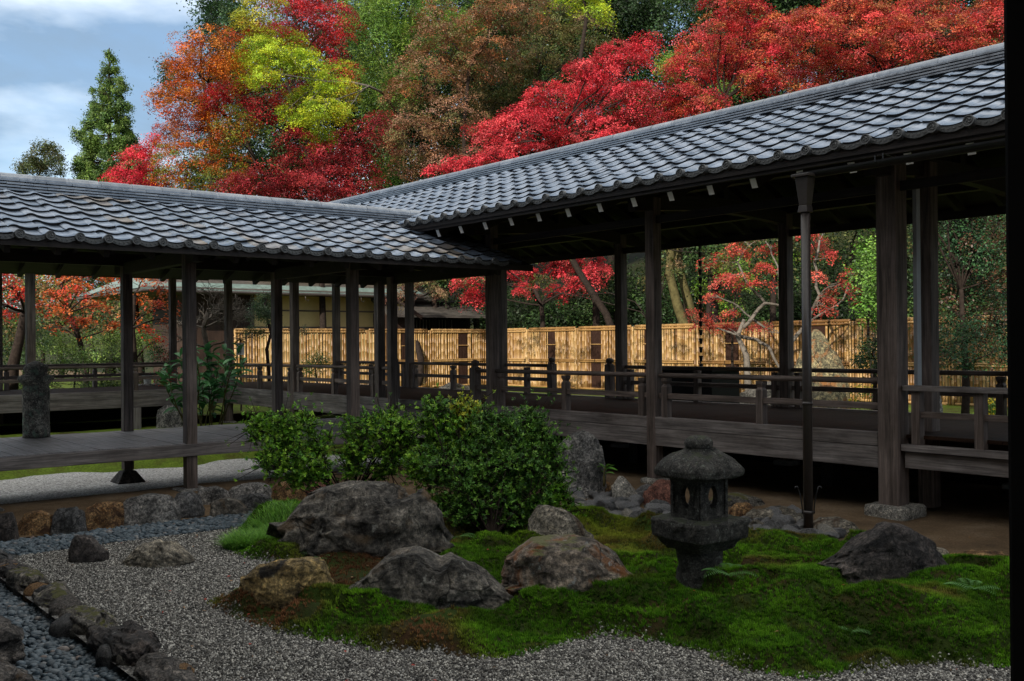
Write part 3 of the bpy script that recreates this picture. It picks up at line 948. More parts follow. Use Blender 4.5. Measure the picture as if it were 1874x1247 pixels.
def ridge(name, fr, a0, a1, bc, z0, parent, w0=0.34, layers=4, lh=0.036, capr=0.075, seed=3):
    rs = np.random.default_rng(seed)
    mb = MB()
    z = z0
    mb2 = MB()
    A, B = fr(a0, bc, z0 - .05), fr(a1, bc, z0 - .05)
    mb2.beam(A, B, w0 * .62, .12)
    for k in range(layers):
        w = w0 - k * 0.045
        a = a0 + (k % 2) * 0.14
        while a < a1:
            e = min(a + 0.28, a1)
            jj = rs.normal(0, .0015)
            for sd in (-1, 1):
                # one thin curved tile on each side, drooping outward
                q = [(bc + sd * 0.02, z + lh * .95), (bc + sd * w * .38, z + lh * .80), (bc + sd * w / 2, z + lh * .45 + jj),
                     (bc + sd * w / 2, z + lh * .45 - 0.017 + jj), (bc + sd * w * .36, z + lh * .5 - 0.004), (bc + sd * 0.02, z)]
                vs = [fr(a + .002, b, zz) for b, zz in q] + [fr(e - .002, b, zz) for b, zz in q]
                m = len(q)
                fs = [(i, (i + 1) % m, m + (i + 1) % m, m + i) for i in range(m)] + [tuple(range(m)), tuple(reversed(range(m, 2 * m)))]
                mb.add(vs, fs)
            a += 0.28
        z += lh
    a = a0
    L = 0.36
    while a < a1:
        e = min(a + L, a1)
        b0 = len(mb.v)
        prof = [(a, capr * .93), (a + .03, capr * .93), (a + .032, capr), (e - .002, capr * 1.02), (e, capr * .9)]
        seg = 12
        for aa, r in prof:
            for k in range(seg + 1):
                t = math.pi * k / seg
                mb.v.append(tuple(fr(aa, bc + r * math.cos(t), z - .006 + r * 0.92 * math.sin(t))))
        for i in range(len(prof) - 1):
            for k in range(seg):
                mb.f.append((b0 + i * (seg + 1) + k, b0 + i * (seg + 1) + k + 1, b0 + (i + 1) * (seg + 1) + k + 1, b0 + (i + 1) * (seg + 1) + k))
        mb.f.append(tuple(b0 + k for k in range(seg + 1)))
        mb.f.append(tuple(b0 + (len(prof) - 1) * (seg + 1) + k for k in reversed(range(seg + 1))))
        a += L
    o = mb.build(name, MATS['tile_ridge'], parent)
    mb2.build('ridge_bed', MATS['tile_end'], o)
    return o

def roof(wk, fr, a0, a1, hw, z_e, z_r, nrow, pitch, tmat, ridge_a=None, seed=0, discs=(1, 0), disc_range=None, flip=1, axis='y', skips=(None, None), disc_a0=None):
    """gable roof over b in [-hw, hw]; near side is b = -hw"""
    ro = MB()
    th = .10
    for sgn in (-1, 1):
        vs = []
        for a in (a0, a1):
            vs += [fr(a, sgn * (hw + .0), z_e - .02), fr(a, 0, z_r - .02), fr(a, 0, z_r - .02 - th), fr(a, sgn * hw, z_e - .02 - th * .8)]
        ro.add(vs, [(0, 1, 2, 3), (7, 6, 5, 4), (0, 4, 5, 1), (1, 5, 6, 2), (2, 6, 7, 3), (3, 7, 4, 0)])
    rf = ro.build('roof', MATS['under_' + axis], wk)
    ncol = int((a1 - a0) / pitch)
    tiles('roof_tiles', fr, a0, ncol, -hw, -.05, z_e, z_r, pitch, nrow, tmat, rf, seed, skips[0], flip)
    tiles('roof_tiles', fr, a0, ncol, hw, .05, z_e, z_r, pitch, nrow, tmat, rf, seed + 1, skips[1], flip)
    ra = ridge_a or (a0, a1)
    ridge('ridge', fr, ra[0], ra[1], 0, z_r - .02, rf, seed=seed)
    dm, lm = disc_mesh(), lip_mesh(pitch)
    ang = math.atan2(fr.a.y, fr.a.x)
    for side, on in zip((-1, 1), discs):
        if not on: continue
        lipo = MB()
        for c in range(ncol):
            uu = (c + (.81 if flip > 0 else .19)) * pitch
            p = fr(a0 + uu, side * (hw + .045), z_e + .008)
            if disc_range and not (disc_range[0] <= a0 + uu <= disc_range[1]): continue
            q = rf
            o = link('eave_disc', dm, rf, tuple(p), (0, 0, 0))
            # disc faces away from the ridge
            out = fr.b * side
            o.rotation_euler = (R(-8), 0, math.atan2(out.y, out.x) + math.pi / 2)
            o.rotation_euler.rotate_axis('Y', rnd.uniform(-.6, .6))
            u2 = (c + (.31 if flip > 0 else .69)) * pitch
            p = fr(a0 + u2, side * (hw + .018), z_e + .012)
            o = link('eave_lip', lm, rf, tuple(p), (0, 0, math.atan2(out.y, out.x) + math.pi / 2))
    return rf

def rafters(wk, fr, alist, hw, z_e, z_r, drop, w, h, over, mat, tips=(0, 0), skip=None):
    """rafters under both slopes"""
    slope = (z_r - z_e) / hw
    L = math.hypot(hw, z_r - z_e)
    for side in (-1, 1):
        p_e = fr(0, side * (hw - over), z_e + slope * over - drop) - fr.o
        p_r = fr(0, side * .02, z_r - drop) - fr.o
        mb = MB(); mb.beam(p_e, p_r, w, h)
        me = mb.mesh('rafter', mat)
        tm = None
        if tips[0 if side < 0 else 1]:
            t = MB(); dd = (p_e - p_r).normalized()
            t.beam(p_e + dd * .0005, p_e + dd * .005, w * 1.02, h * 1.02)
            tm = t.mesh('rafter_tip', MATS['white_tip'])
        for a in alist:
            if skip and skip(a, side): continue
            org = fr(a, 0, 0)
            o = link('rafter', me, wk, tuple(org))
            if tm: link('rafter_tip', tm, o, (0, 0, 0))

def post(wk, x, y, z0, z1, w, name='post', mat=None):
    key = ('post', round(z1 - z0, 3), w, mat)
    if key not in MATS:
        mb = MB(); mb.box(-w / 2, w / 2, -w / 2, w / 2, 0, z1 - z0)
        MATS[key] = mb.mesh('post', MATS[mat or 'wood_z'])
    o = link(name, MATS[key], wk, (x, y, z0))
    m = o.modifiers.new('bevel', 'BEVEL'); m.width = .008; m.segments = 2
    return o
def plinth(wk, x, y, z, w=.3, h=.12, seed=1, mat='concrete'):
    V, F = ico(3)
    V, F = ico(4)
    p = V / (np.abs(V) ** 12).sum(1)[:, None] ** (1 / 12)
    p = p * (1 + .03 * fbm(p * 1.5 + seed, 3))[:, None]
    p = p * np.array([w / 2, w / 2, h])
    o = link('plinth_stone', mesh_np('plinth_stone', p, F, MATS[mat], smooth=True), wk, (x, y, z))
    return o
def baluster_mesh(h, w=.085, cap=True):
    mb = MB()
    b = h - .11
    mb.box(-w / 2, w / 2, -w / 2, w / 2, 0, b)
    # shoulder and bearing block
    def fr_(z0, w0, z1, w1):
        mb.add([(-w0, -w0, z0), (w0, -w0, z0), (w0, w0, z0), (-w0, w0, z0), (-w1, -w1, z1), (w1, -w1, z1), (w1, w1, z1), (-w1, w1, z1)],
               [(0, 3, 2, 1), (4, 5, 6, 7), (0, 1, 5, 4), (1, 2, 6, 5), (2, 3, 7, 6), (3, 0, 4, 7)])
    fr_(b + .0005, w / 2, b + .03, w * .32)
    fr_(b + .0305, w * .34, b + .065, w * .5)
    fr_(b + .0655, w * .5, h - .012, w * .5)
    return mb.mesh('baluster', MATS['wood_z'])
def railing(wk, p0, p1, bal, z_top=-.38, z_mid=-.617, z_floor=-.875, inward=(0, 0)):
    """one bay of railing between two points (x, y); bal: fractions where balusters stand"""
    p0, p1 = Vector((*p0, 0)), Vector((*p1, 0))
    ax = 'x' if abs(p1.x - p0.x) > abs(p1.y - p0.y) else 'y'
    root = bpy.data.objects.new('railing', None)
    COL.objects.link(root); root.parent = wk
    root.location = (p0.x, p0.y, z_floor)
    d = p1 - p0
    mb = MB(); mb.tube([(0, 0, z_top - z_floor), tuple(d + Vector((0, 0, z_top - z_floor)))], .029, 14)
    mb.build('top_rail', MATS['wood_' + ax], root, (0, 0, 0), smooth=True)
    mb = MB(); mb.beam((0, 0, z_mid - z_floor), d + Vector((0, 0, z_mid - z_floor)), .055, .062)
    mb.build('middle_rail', MATS['wood_' + ax], root, (0, 0, 0), bev=.004)
    key = ('bal', round(z_top - z_floor, 3))
    if key not in MATS: MATS[key] = baluster_mesh(z_top - z_floor - .02)
    for f in bal:
        q = d * f
        o = link('baluster', MATS[key], root, (q.x, q.y, 0))
    return root
def newel(wk, x, y, z0, top, w=.12):
    mb = MB()
    h = top - z0
    mb.box(-w / 2, w / 2, -w / 2, w / 2, 0, h - .11)
    mb.lathe([(w * .50, h - .1095), (w * .50, h - .10), (w * .36, h - .095), (w * .36, h - .075), (w * .52, h - .06), (w * .53, h - .04), (w * .42, h - .015), (w * .15, h)], seg=16)
    return mb.build('newel_post', MATS['wood_z'], wk, (x, y, z0), bev=.004)
def edge_beams(wk, p0, p1, z_top=-.86, mid=-.99, bot=-1.19, w=.09):
    ax = 'x' if abs(p1[0] - p0[0]) > abs(p1[1] - p0[1]) else 'y'
    mb = MB(); mb.beam((*p0, (z_top + mid + .003) / 2), (*p1, (z_top + mid + .003) / 2), w, z_top - mid - .003)
    mb.build('edge_beam', MATS['grey_' + ax], wk, bev=.006)
    mb = MB(); mb.beam((*p0, (mid + bot) / 2), (*p1, (mid + bot) / 2), w - .008, mid - bot)
    mb.build('floor_beam', MATS['grey_' + ax], wk, bev=.006)

# ---- tall walkway running away on the right (C2)
XC, XN, XF = 9.875, 8.6, 11.15
ZE2, ZR2, HW2 = 1.69, 2.70, 2.175
wk2 = empty('covered_walkway', (0, 0, 0), 'tall railed timber walkway with smooth grey tiles crossing behind the stone lantern', 'walkway')
f2_ = Fr((XC, 0, 0), (0, 1, 0), (1, 0, 0))
PY = [4.98, 7.97, 11.02, 14.0, 17.0, 20.0]
roof(wk2, f2_, -1.0, 22.3, HW2, ZE2, ZR2, 9, .295, MATS['tile_new'], seed=5, discs=(1, 0), disc_range=(2.6, 12.6), flip=-1, axis='y', ridge_a=(-1, 21.2))
s_r = (ZR2 - ZE2) / HW2
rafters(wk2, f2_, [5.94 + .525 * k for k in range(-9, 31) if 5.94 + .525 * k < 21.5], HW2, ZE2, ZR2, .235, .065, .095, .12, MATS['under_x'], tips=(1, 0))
mb = MB()
for sg in (-1, 1):   # eave board
    mb.beam(f2_(-1, sg * (HW2 - .05), ZE2 - .105), f2_(22.3, sg * (HW2 - .05), ZE2 - .105), .05, .06)
mb.build('eave_board', MATS['under_y'], wk2)
for b, nm in ((-1.275, 'wall_plate'), (1.275, 'wall_plate')):
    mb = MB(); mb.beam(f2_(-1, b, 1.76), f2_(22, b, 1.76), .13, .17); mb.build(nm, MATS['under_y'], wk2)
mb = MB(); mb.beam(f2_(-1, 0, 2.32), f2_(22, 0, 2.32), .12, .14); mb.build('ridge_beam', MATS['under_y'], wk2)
for y in [2.0] + PY:
    mb = MB()
    pts = [(XN - .35 + (XF - XN + .7) * t, y, 1.58 + .10 * math.sin(math.pi * t)) for t in np.linspace(0, 1, 9)]
    for p, q in zip(pts[:-1], pts[1:]): mb.beam(p, q, .12, .17)
    mb.build('tie_beam', MATS['under_x'], wk2)
    post(wk2, XC, y, 1.76, 2.28, .1, 'strut', 'under_z')
for y0, y1 in zip([2.0] + PY[:-1], PY):   # slender rails under the plates
    for x in (XN, XF):
        mb = MB(); mb.beam((x, y0 + .07, 1.42), (x, y1 - .07, 1.42), .035, .09); mb.build('head_rail', MATS['under_y'], wk2)
for k, y in enumerate(PY):
    if k == 0:
        post(wk2, XN, y, -1.56, 1.70, .20)
        plinth(wk2, XN + .02, y, -1.66, .42, .14, 3, 'r_pale')
    else:
        post(wk2, XN, y, -1.6, 1.70, .135)
        plinth(wk2, XN, y, -1.64, .26, .07, 5 + k, 'r_pale')
    post(wk2, XF, y, -1.6, 1.70, .14)
    plinth(wk2, XF, y, -1.64, .28, .07, 25 + k)
post(wk2, XF, 1.9, -1.6, 1.70, .14)
post(wk2, XN, 1.9, -1.6, 1.70, .16)
mb = MB()   # floor boards
y = -1.0
while y < 22.6:
    mb.box(XN + .05, XF - .05, y, y + .197, -.905 + rnd.uniform(-.002, .002), -.872)
    y += .2
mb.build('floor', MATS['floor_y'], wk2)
edge_beams(wk2, (XN - .02, 5.10), (XN - .02, 20.0))
edge_beams(wk2, (XF + .02, -1), (XF + .02, 20.0))
mb = MB()
for x in (9.3, 10.4): mb.beam((x, -1, -1.0), (x, 20, -1.0), .1, .14)
mb.build('floor_joist', MATS['under_y'], wk2)
def bays(x, spans):
    for y0, y1, bl in spans: railing(wk2, (x, y0), (x, y1), bl)
bays(XN, [(5.1, 7.88, (.49, .965)), (8.06, 10.93, (.03, .5, .965)), (14.1, 16.9, (.03, .5, .965)), (17.1, 19.9, (.03, .5, .965)), (11.12, 11.36, ()), (13.62, 13.9, ())])
bays(XF, [(2.0, 4.88, (.5,)), (5.08, 7.88, (.03, .5, .965)), (8.06, 10.93, (.03, .5, .965)), (12.72, 13.9, (.5,)), (14.1, 16.9, (.03, .5, .965)), (17.1, 19.9, (.03, .5, .965))])
newel(wk2, XN, 11.42, -1.0, -.23)
newel(wk2, XN, 13.55, -1.0, -.21)
newel(wk2, XF, 11.28, -1.0, -.24)
newel(wk2, XF, 12.66, -1.0, -.24)
# different, plainer railing past the thick post
rl = bpy.data.objects.new('plain_railing', None); COL.objects.link(rl); rl.parent = wk2
mb = MB(); mb.beam((XN + .0, 1.2, -.44), (XN + .0, 4.86, -.44), .10, .05); mb.build('top_rail', MATS['grey_y'], rl, bev=.004)
mb = MB(); mb.beam((XN + .03, 1.2, -.68), (XN + .03, 4.8, -.68), .05, .055); mb.build('middle_rail', MATS['wood_y'], rl, bev=.004)
mb = MB(); mb.beam((XN - .01, 1.2, -.985), (XN - .01, 4.87, -.985), .11, .06); mb.build('sill', MATS['grey_y'], rl, bev=.004)
for y in (4.75, 4.17, 3.3, 2.4): 
    mb = MB(); mb.box(XN - .02, XN + .065, y - .04, y + .04, -.953, -.467); mb.build('baluster', MATS['wood_z'], rl)
mb = MB(); mb.beam((XN + .02, 1.2, -1.10), (XN + .02, 4.86, -1.10), .07, .15); mb.build('floor_beam', MATS['grey_y'], wk2, bev=.005)
post(wk2, XN + .55, 4.93, -1.6, 1.7, .15)
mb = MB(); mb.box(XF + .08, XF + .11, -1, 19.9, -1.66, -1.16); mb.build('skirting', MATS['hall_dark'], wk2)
# under-floor blocks deep in the shade
for y in (3.3, 6.5, 9.5, 12.5, 15.5):
    post(wk2, 9.9, y, -1.66, -1.06, .16, 'floor_prop', 'under_z')

# ---- low walkway crossing in front (C1)
ZE1, ZR1, HW1, YC1 = 1.07, 1.765, 1.9, 12.2
wk1 = empty('covered_walkway', (0, 0, 0), 'low open walkway with mottled old roof tiles and a bare plank deck without railing', 'walkway')
f1_ = Fr((0, YC1, 0), (1, 0, 0), (0, 1, 0))
def cut1(a, s): return a > 8.25 and s > .45
roof(wk1, f1_, .4, 8.75, HW1, ZE1, ZR1, 8, .272, MATS['tile_old'], seed=9, discs=(1, 0), disc_range=(1.9, 8.2), flip=-1, axis='x', ridge_a=(.4, 8.2), skips=(cut1, cut1))
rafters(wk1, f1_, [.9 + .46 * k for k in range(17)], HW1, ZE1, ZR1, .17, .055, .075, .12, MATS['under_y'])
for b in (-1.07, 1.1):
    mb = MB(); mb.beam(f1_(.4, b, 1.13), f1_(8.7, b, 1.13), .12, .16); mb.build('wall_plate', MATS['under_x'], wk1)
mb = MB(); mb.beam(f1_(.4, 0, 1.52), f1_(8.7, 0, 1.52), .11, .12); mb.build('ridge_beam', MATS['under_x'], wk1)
for x in (2.2, 4.33, 6.45, 8.45):
    mb = MB(); mb.beam((x, YC1 - 1.35, 1.02), (x, YC1 + 1.4, 1.02), .11, .15); mb.build('tie_beam', MATS['under_y'], wk1)
    post(wk1, x, YC1, 1.1, 1.47, .09, 'strut', 'under_z')
    if x < 7: post(wk1, x, 11.15, -1.62, 1.07, .125); plinth(wk1, x, 11.15, -1.66, .34, .05, int(x * 10), 'r_grey')
for x in (2.15, 4.33, 6.45, 8.4):
    post(wk1, x, 13.3, -1.60, 1.07, .125)
    mb = MB(); mb.lathe([(.24, 0), (.24, .02), (.12, .15), (.10, .16)], seg=4, sq=2.0)
    mb.build('plinth_stone', MATS['r_black'], wk1, (x, 13.3, -1.77), (0, 0, R(45)))
mb = MB()
x = .6
while x < 8.42:
    mb.box(x, x + .205, 11.13, 13.42, -1.135 + rnd.uniform(-.002, .002), -1.10 + rnd.uniform(-.0015, .0015)); x += .21
mb.build('deck_boards', MATS['deck'], wk1)
for y in (11.10, 13.38):
    mb = MB(); mb.beam((.6, y, -1.175), (8.42, y, -1.175), .075, .135); mb.build('deck_beam', MATS['grey_x'], wk1, bev=.005)
mb = MB(); mb.box(7.75, 8.5, 11.55, 13.3, -1.096, -1.0); mb.build('step', MATS['grey_y'], wk1, bev=.005)

# ---- rear walkway (C3)
wk3 = empty('covered_walkway', (0, 0, 0), 'rear railed walkway running behind the stone pillar and the broad-leaved shrub', 'walkway')
f3_ = Fr((0, 21.3, 0), (1, 0, 0), (0, 1, 0))
roof(wk3, f3_, -6, 9.6, HW2, ZE2, ZR2, 8, .295, MATS['tile_new'], seed=15, discs=(0, 0), flip=-1, axis='x')
for b in (-1.3, 1.3):
    mb = MB(); mb.beam(f3_(-6, b, 1.76), f3_(9, b, 1.76), .13, .17); mb.build('wall_plate', MATS['under_x'], wk3)
for x in (-3, .9, 4.76):
    post(wk3, x, 20.0, -1.6, 1.7, .15); post(wk3, x, 22.6, -1.6, 1.7, .15)
post(wk3, 8.35, 22.5, -1.6, 1.7, .14)
edge_beams(wk3, (-6, 19.98), (8.52, 19.98))
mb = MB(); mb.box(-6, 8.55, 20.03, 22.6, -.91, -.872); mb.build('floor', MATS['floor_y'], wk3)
for y in (20.0, 22.6):
    railing(wk3, (-3, y), (.8, y), (.5,)); railing(wk3, (1.0, y), (4.68, y), (.5,)); railing(wk3, (4.84, y), (8.5, y), (.02, .5))
for x in (6.67, 2.8): post(wk3, x, 19.98, -1.62, -1.195, .16, 'floor_prop', 'grey_z')

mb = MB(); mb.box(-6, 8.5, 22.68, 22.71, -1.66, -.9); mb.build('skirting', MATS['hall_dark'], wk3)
# ---- gutter, hopper and downpipe
gp = empty('rain_gutter', (0, 0, 0), 'dark brown gutter with a tapered hopper and round downpipe standing before the tall walkway', 'gutter')
XG = 7.42
mb = MB()
pts = [(XG, y, 1.475 - .006 * (y - 1)) for y in (0.5, 3, 5.2)]
seg = 10
b = len(mb.v)
for p in pts:
    for k in range(seg + 1):
        t = math.pi + math.pi * k / seg
        mb.v.append((p[0] + .055 * math.cos(t), p[1], p[2] + .055 * math.sin(t)))
    for k in range(seg + 1):
        t = 2 * math.pi - math.pi * k / seg
        mb.v.append((p[0] + .050 * math.cos(t), p[1], p[2] + .050 * math.sin(t)))
m = 2 * (seg + 1)
for i in range(2):
    for k in range(m): mb.f.append((b + i * m + k, b + i * m + (k + 1) % m, b + (i + 1) * m + (k + 1) % m, b + (i + 1) * m + k))
mb.f.append(tuple(b + 2 * m + k for k in range(seg + 1)))
mb.build('gutter_trough', MATS['metal_dark'], gp)
pc = P(1477, 700, X=XG - .06)
XP, YP = pc.x, pc.y
mb = MB()
def fru(mb, x, y, z0, wx0, wy0, z1, wx1, wy1):
    mb.add([(x - wx0, y - wy0, z0), (x + wx0, y - wy0, z0), (x + wx0, y + wy0, z0), (x - wx0, y + wy0, z0), (x - wx1, y - wy1, z1), (x + wx1, y - wy1, z1), (x + wx1, y + wy1, z1), (x - wx1, y + wy1, z1)],
           [(0, 3, 2, 1), (4, 5, 6, 7), (0, 1, 5, 4), (1, 2, 6, 5), (2, 3, 7, 6), (3, 0, 4, 7)])
fru(mb, XP, YP, 1.16, .038, .038, 1.40, .062, .062)
fru(mb, XP, YP, 1.4005, .085, .085, 1.425, .085, .085)
fru(mb, XP, YP, 1.10, .048, .048, 1.1595, .040, .040)
mb.build('hopper', MATS['metal_brown'], gp, bev=.004)
mb = MB(); mb.tube([(XP, YP, -1.66), (XP, YP, 1.12)], .040, 20); mb.tube([(XP, YP, -.55), (XP, YP, -.52)], .044, 20); mb.tube([(XP, YP, -1.48), (XP, YP, -1.45)], .046, 20)
dpp = mb.build('downpipe', MATS['metal_brown'], gp)
for p in dpp.data.polygons: p.use_smooth = len(p.vertices) == 4
for sg in (-1, 1):
    mb = MB()
    pts = []
    for t in np.linspace(0, 1, 12):
        off = .05 + .035 * t ** 2
        z = -1.48 + .22 * t
        pts.append(Vector((XP, YP, z)) + RGT * sg * off)
    for t in np.linspace(0, 1, 7):
        a = t * math.pi * 1.1
        pts.append(Vector((XP, YP, -1.26)) + RGT * sg * (.085 + .014 * (1 - math.cos(a))) + Vector((0, 0, .014 * math.sin(a))))
    mb.tube(pts, .006, 6); mb.build('hook', MATS['metal_dark'], gp, smooth=True)
for y in (1.5, 3.0, 4.4):
    mb = MB(); mb.tube([(XG + .25, y, 1.50), (XG + .06, y, 1.52), (XG + .06, y, 1.44), (XG, y, 1.41), (XG - .06, y, 1.44), (XG - .062, y, 1.49)], .006, 6); mb.build('bracket', MATS['metal_dark'], gp)
mb = MB()
q = P(1666, 600, Y=4.93)
mb.box(q.x - .035, q.x + .035, 4.84, 4.86 + .02, -.95, 1.5)
gpp = mb.build('flat_downpipe', MATS['grey_pipe'], None, bev=.003)
tag(gpp, 'pale grey flat pipe standing against the thick post of the tall walkway', 'pipe')

# ---- rain chain and box beyond the walkway
rc = empty('rain_chain', (0, 0, 0), 'dark chain of small cups hanging from the far eave in front of the red maple', 'rain chain')
cpt = P(1282, 560, X=12.15)
mb = MB(); mb.tube([(cpt.x, cpt.y, 1.55), (cpt.x, cpt.y, -.45)], .006, 6); mb.build('chain', MATS['metal_dark'], rc)
me = None
z = 1.45
while z > -.45:
    if me is None:
        mb = MB(); mb.lathe([(.018, 0), (.022, .01), (.034, .085), (.036, .09), (.030, .088), (.012, .02)], seg=12); me = mb.mesh('cup', MATS['metal_dark'], True)
    link('cup', me, rc, (cpt.x, cpt.y, z)); z -= .135
bx = empty('water_box', (0, 0, 0), 'black timber rain box under the hanging chain of cups', 'wooden box')
q0, q1 = P(1224, 700, X=12.25), P(1320, 700, X=12.25)
mb = MB(); mb.box(12.02, 12.7, q1.y, q0.y, -1.6, -.47); mb.build('box_body', MATS['black_lacquer'], bx, bev=.01)
mb = MB(); mb.box(11.97, 12.75, q1.y - .05, q0.y + .05, -.465, -.415); mb.build('lid', MATS['black_lacquer'], bx, bev=.008)

# ---- great hall the photograph is taken from
hall = empty('temple_hall', (0, 0, 0), 'black timber post of the dark hall standing at the right edge of the view', 'building')
HX = 1.35
pts = P(1836, 300, d=1.25)
mb = MB(); mb.box(pts.x, pts.x + .26, pts.y - .24, pts.y + .0, -1.05, 3.0)
mb.v = [tuple(Vector(v)) for v in mb.v]
hp = mb.build('post', MATS['hall_dark'], hall, bev=.006)
mb = MB(); mb.box(-2.4, .66, -24, 15, -1.15, -1.07); mb.box(.66, 1.9, -24, .4, -1.15, -1.07); mb.build('veranda_floor', MATS['hall_dark'], hall)
mb = MB(); mb.box(-13.5, -2.4, -24, 15, -1.5, 4.9); MATS['white_plaster'] = simple('white_plaster', (0.75, 0.74, 0.71), 0.9, 0.1, 0, 0.05, 2, 0.05)
MATS['hall_wood'] = simple('hall_floor_timber', (0.20, 0.16, 0.13), 0.7, 0.2, 0, 0.2, 4, 0.1)
mb.build('wall', MATS['white_plaster'], hall)
mb = MB()
prof = [(1.0, 3.3), (-2.5, 5.6), (-7.2, 11.2), (-12.0, 5.6), (-15, 3.05)]
A = [Vector((x, y, z)) for y in (-25.5, 16.5) for x, z in prof]
B = [v - Vector((0, 0, .25)) for v in A]
n = len(prof)
vs = A + B
fs = []
for i in range(n - 1):
    fs.append((i, i + 1, n + i + 1, n + i)); fs.append((2 * n + i, 3 * n + i, 3 * n + i + 1, 2 * n + i + 1))
fs += [(0, n, 3 * n, 2 * n), (n - 1, 3 * n - 1, 4 * n - 1, 2 * n - 1)]
fs += [(0, 2 * n, 2 * n + 1, 1), (n, n + 1, 3 * n + 1, 3 * n)]
for i in range(1, n - 1): fs += [(i, 2 * n + i, 2 * n + i + 1, i + 1), (n + i, n + i + 1, 3 * n + i + 1, 3 * n + i)]
mb.add(vs, fs)
mb.build('roof', MATS['hall_wood'], hall)
mb = MB()   # gable infill so that the roof space is closed
for y in (-23.9, 14.9):
    mb.add([(-2.6, y, 4.8), (-11.9, y, 4.8), (-11.9, y, 5.3), (-7.2, y, 10.9), (-2.6, y, 5.3)], [(0, 1, 2, 3, 4)])
mb.build('gable', MATS['hall_dark'], hall)

# ================================================================== lantern
LB = PG(1281, 1083)
LS = (LB + FWD * .13).dot(FWD) / FPX       # metres per pixel at the lantern
Lc = P(1281, 1083, d=(LB + FWD * .14).dot(FWD)); 
LY = math.atan2(LB.y, LB.x) + R(45)
lan = empty('stone_lantern', (Lc.x, Lc.y, 0), 'dark weathered stone lantern with domed cap and pierced light box on green moss', 'stone lantern', rz=LY)
def lz(py): return P(1281, py, d=Lc.dot(FWD)).z
def stone(name, sections, sq, seed, sub=48, amp=.012, parent=lan, mat='r_lantern', layers=26, rot=0):
    """sections: (z, half-size) profile swept as a rounded square, then roughened"""
    zs = np.array([s[0] for s in sections]); rs_ = np.array([s[1] for s in sections])
    t = np.linspace(0, 1, len(sections))
    tt = np.linspace(0, 1, layers)
    Z = np.interp(tt, t, zs); RR = np.interp(tt, t, rs_)
    ang = np.linspace(0, 2 * np.pi, sub, endpoint=False)
    cx, sy = np.cos(ang), np.sin(ang)
    q = (np.abs(cx) ** sq + np.abs(sy) ** sq) ** (1 / sq)
    cx, sy = cx / q, sy / q
    V = np.stack([np.outer(RR, cx), np.outer(RR, sy), np.repeat(Z[:, None], sub, 1)], 2).reshape(-1, 3)
    V = np.vstack([V, [[0, 0, Z[0]], [0, 0, Z[-1]]]])
    nn = fbm(V * 14 + seed, 4)[:, None] * amp + fbm(V * 45 + seed, 2)[:, None] * amp * .4
    ctr = V * np.array([1, 1, 0])
    L_ = np.linalg.norm(ctr, axis=1)[:, None] + 1e-6
    V = V + ctr / L_ * nn + np.array([0, 0, 1]) * fbm(V * 12 + 40 + seed, 3)[:, None] * amp * .6
    F = []
    for i in range(layers - 1):
        for k in range(sub):
            k2 = (k + 1) % sub
            F.append((i * sub + k, i * sub + k2, (i + 1) * sub + k2, (i + 1) * sub + k))
    n0 = layers * sub
    me = bpy.data.meshes.new(name)
    F += [(n0, (k + 1) % sub, k) for k in range(sub)] + [(n0 + 1, (layers - 1) * sub + k, (layers - 1) * sub + (k + 1) % sub) for k in range(sub)]
    me.from_pydata([tuple(v) for v in V], [], F)
    me.materials.append(MATS[mat])
    me.polygons.foreach_set('use_smooth', np.ones(len(me.polygons), bool))
    return link(name, me, parent, (0, 0, 0), (0, 0, rot))
zz = {py: lz(py) for py in (1090, 1000, 990, 975, 950, 945, 938, 880, 868, 855, 835, 822, 815, 800, 797)}
stone('pedestal', [(zz[1090] - .06, .155), (zz[1090] + .1, .142), (lz(1040), .135), (zz[1000], .14)], 2.6, 1, rot=R(45))
stone('platform', [(lz(1003), .15), (lz(985), .195), (lz(980), .222), (lz(952), .229), (lz(947), .222), (lz(945), .19)], 9, 2, 72, .016)
# light box: four walls with a pointed oval opening
hw = .117
z0, z1 = lz(948), lz(868)
def pierced(name):
    mb = MB()
    th = .038
    H = z1 - z0
    n = 28
    cxz = (0, H * .52)
    inner, outer = [], []
    for k in range(n):
        t = 2 * math.pi * k / n
        x = .040 * math.cos(t); z = .072 * math.sin(t)
        if math.sin(t) > 0: x *= 1 - .35 * math.sin(t) ** 2
        inner.append((x, cxz[1] + z))
        # rectangle in the same direction
        dx, dz = math.cos(t), math.sin(t) * 1.0
        s = min(hw / abs(dx) if abs(dx) > 1e-6 else 1e9, (H / 2 + .0) / abs(dz) if abs(dz) > 1e-6 else 1e9)
        outer.append((dx * s, H / 2 + dz * s))
    for y in (-hw, -hw + th):
        for x, z in inner: mb.v.append((x, y, z))
        for x, z in outer: mb.v.append((x, y, z))
    # recessed panel ring
    for k in range(n):
        k2 = (k + 1) % n
        mb.f.append((k, k2, n + k2, n + k))
        mb.f.append((2 * n + k, 3 * n + k, 3 * n + k2, 2 * n + k2))
        mb.f.append((k, 2 * n + k, 2 * n + k2, k2))
    # frame strips round the panel
    w = .022
    e = hw - .001
    mb.box(-e, e, -hw - .012, -hw, 0, w * 1.2); mb.box(-e, e, -hw - .012, -hw, H - w, H)
    mb.box(-e, -e + w, -hw - .012, -hw, w * 1.2, H - w); mb.box(e - w, e, -hw - .012, -hw, w * 1.2, H - w)
    return mb.mesh(name, MATS['r_lantern'])
fb = bpy.data.objects.new('light_box', None); COL.objects.link(fb); fb.parent = lan; fb.location = (0, 0, z0)
wm = pierced('box_wall')
for k in range(4): link('box_wall', wm, fb, (0, 0, 0), (0, 0, k * math.pi / 2))
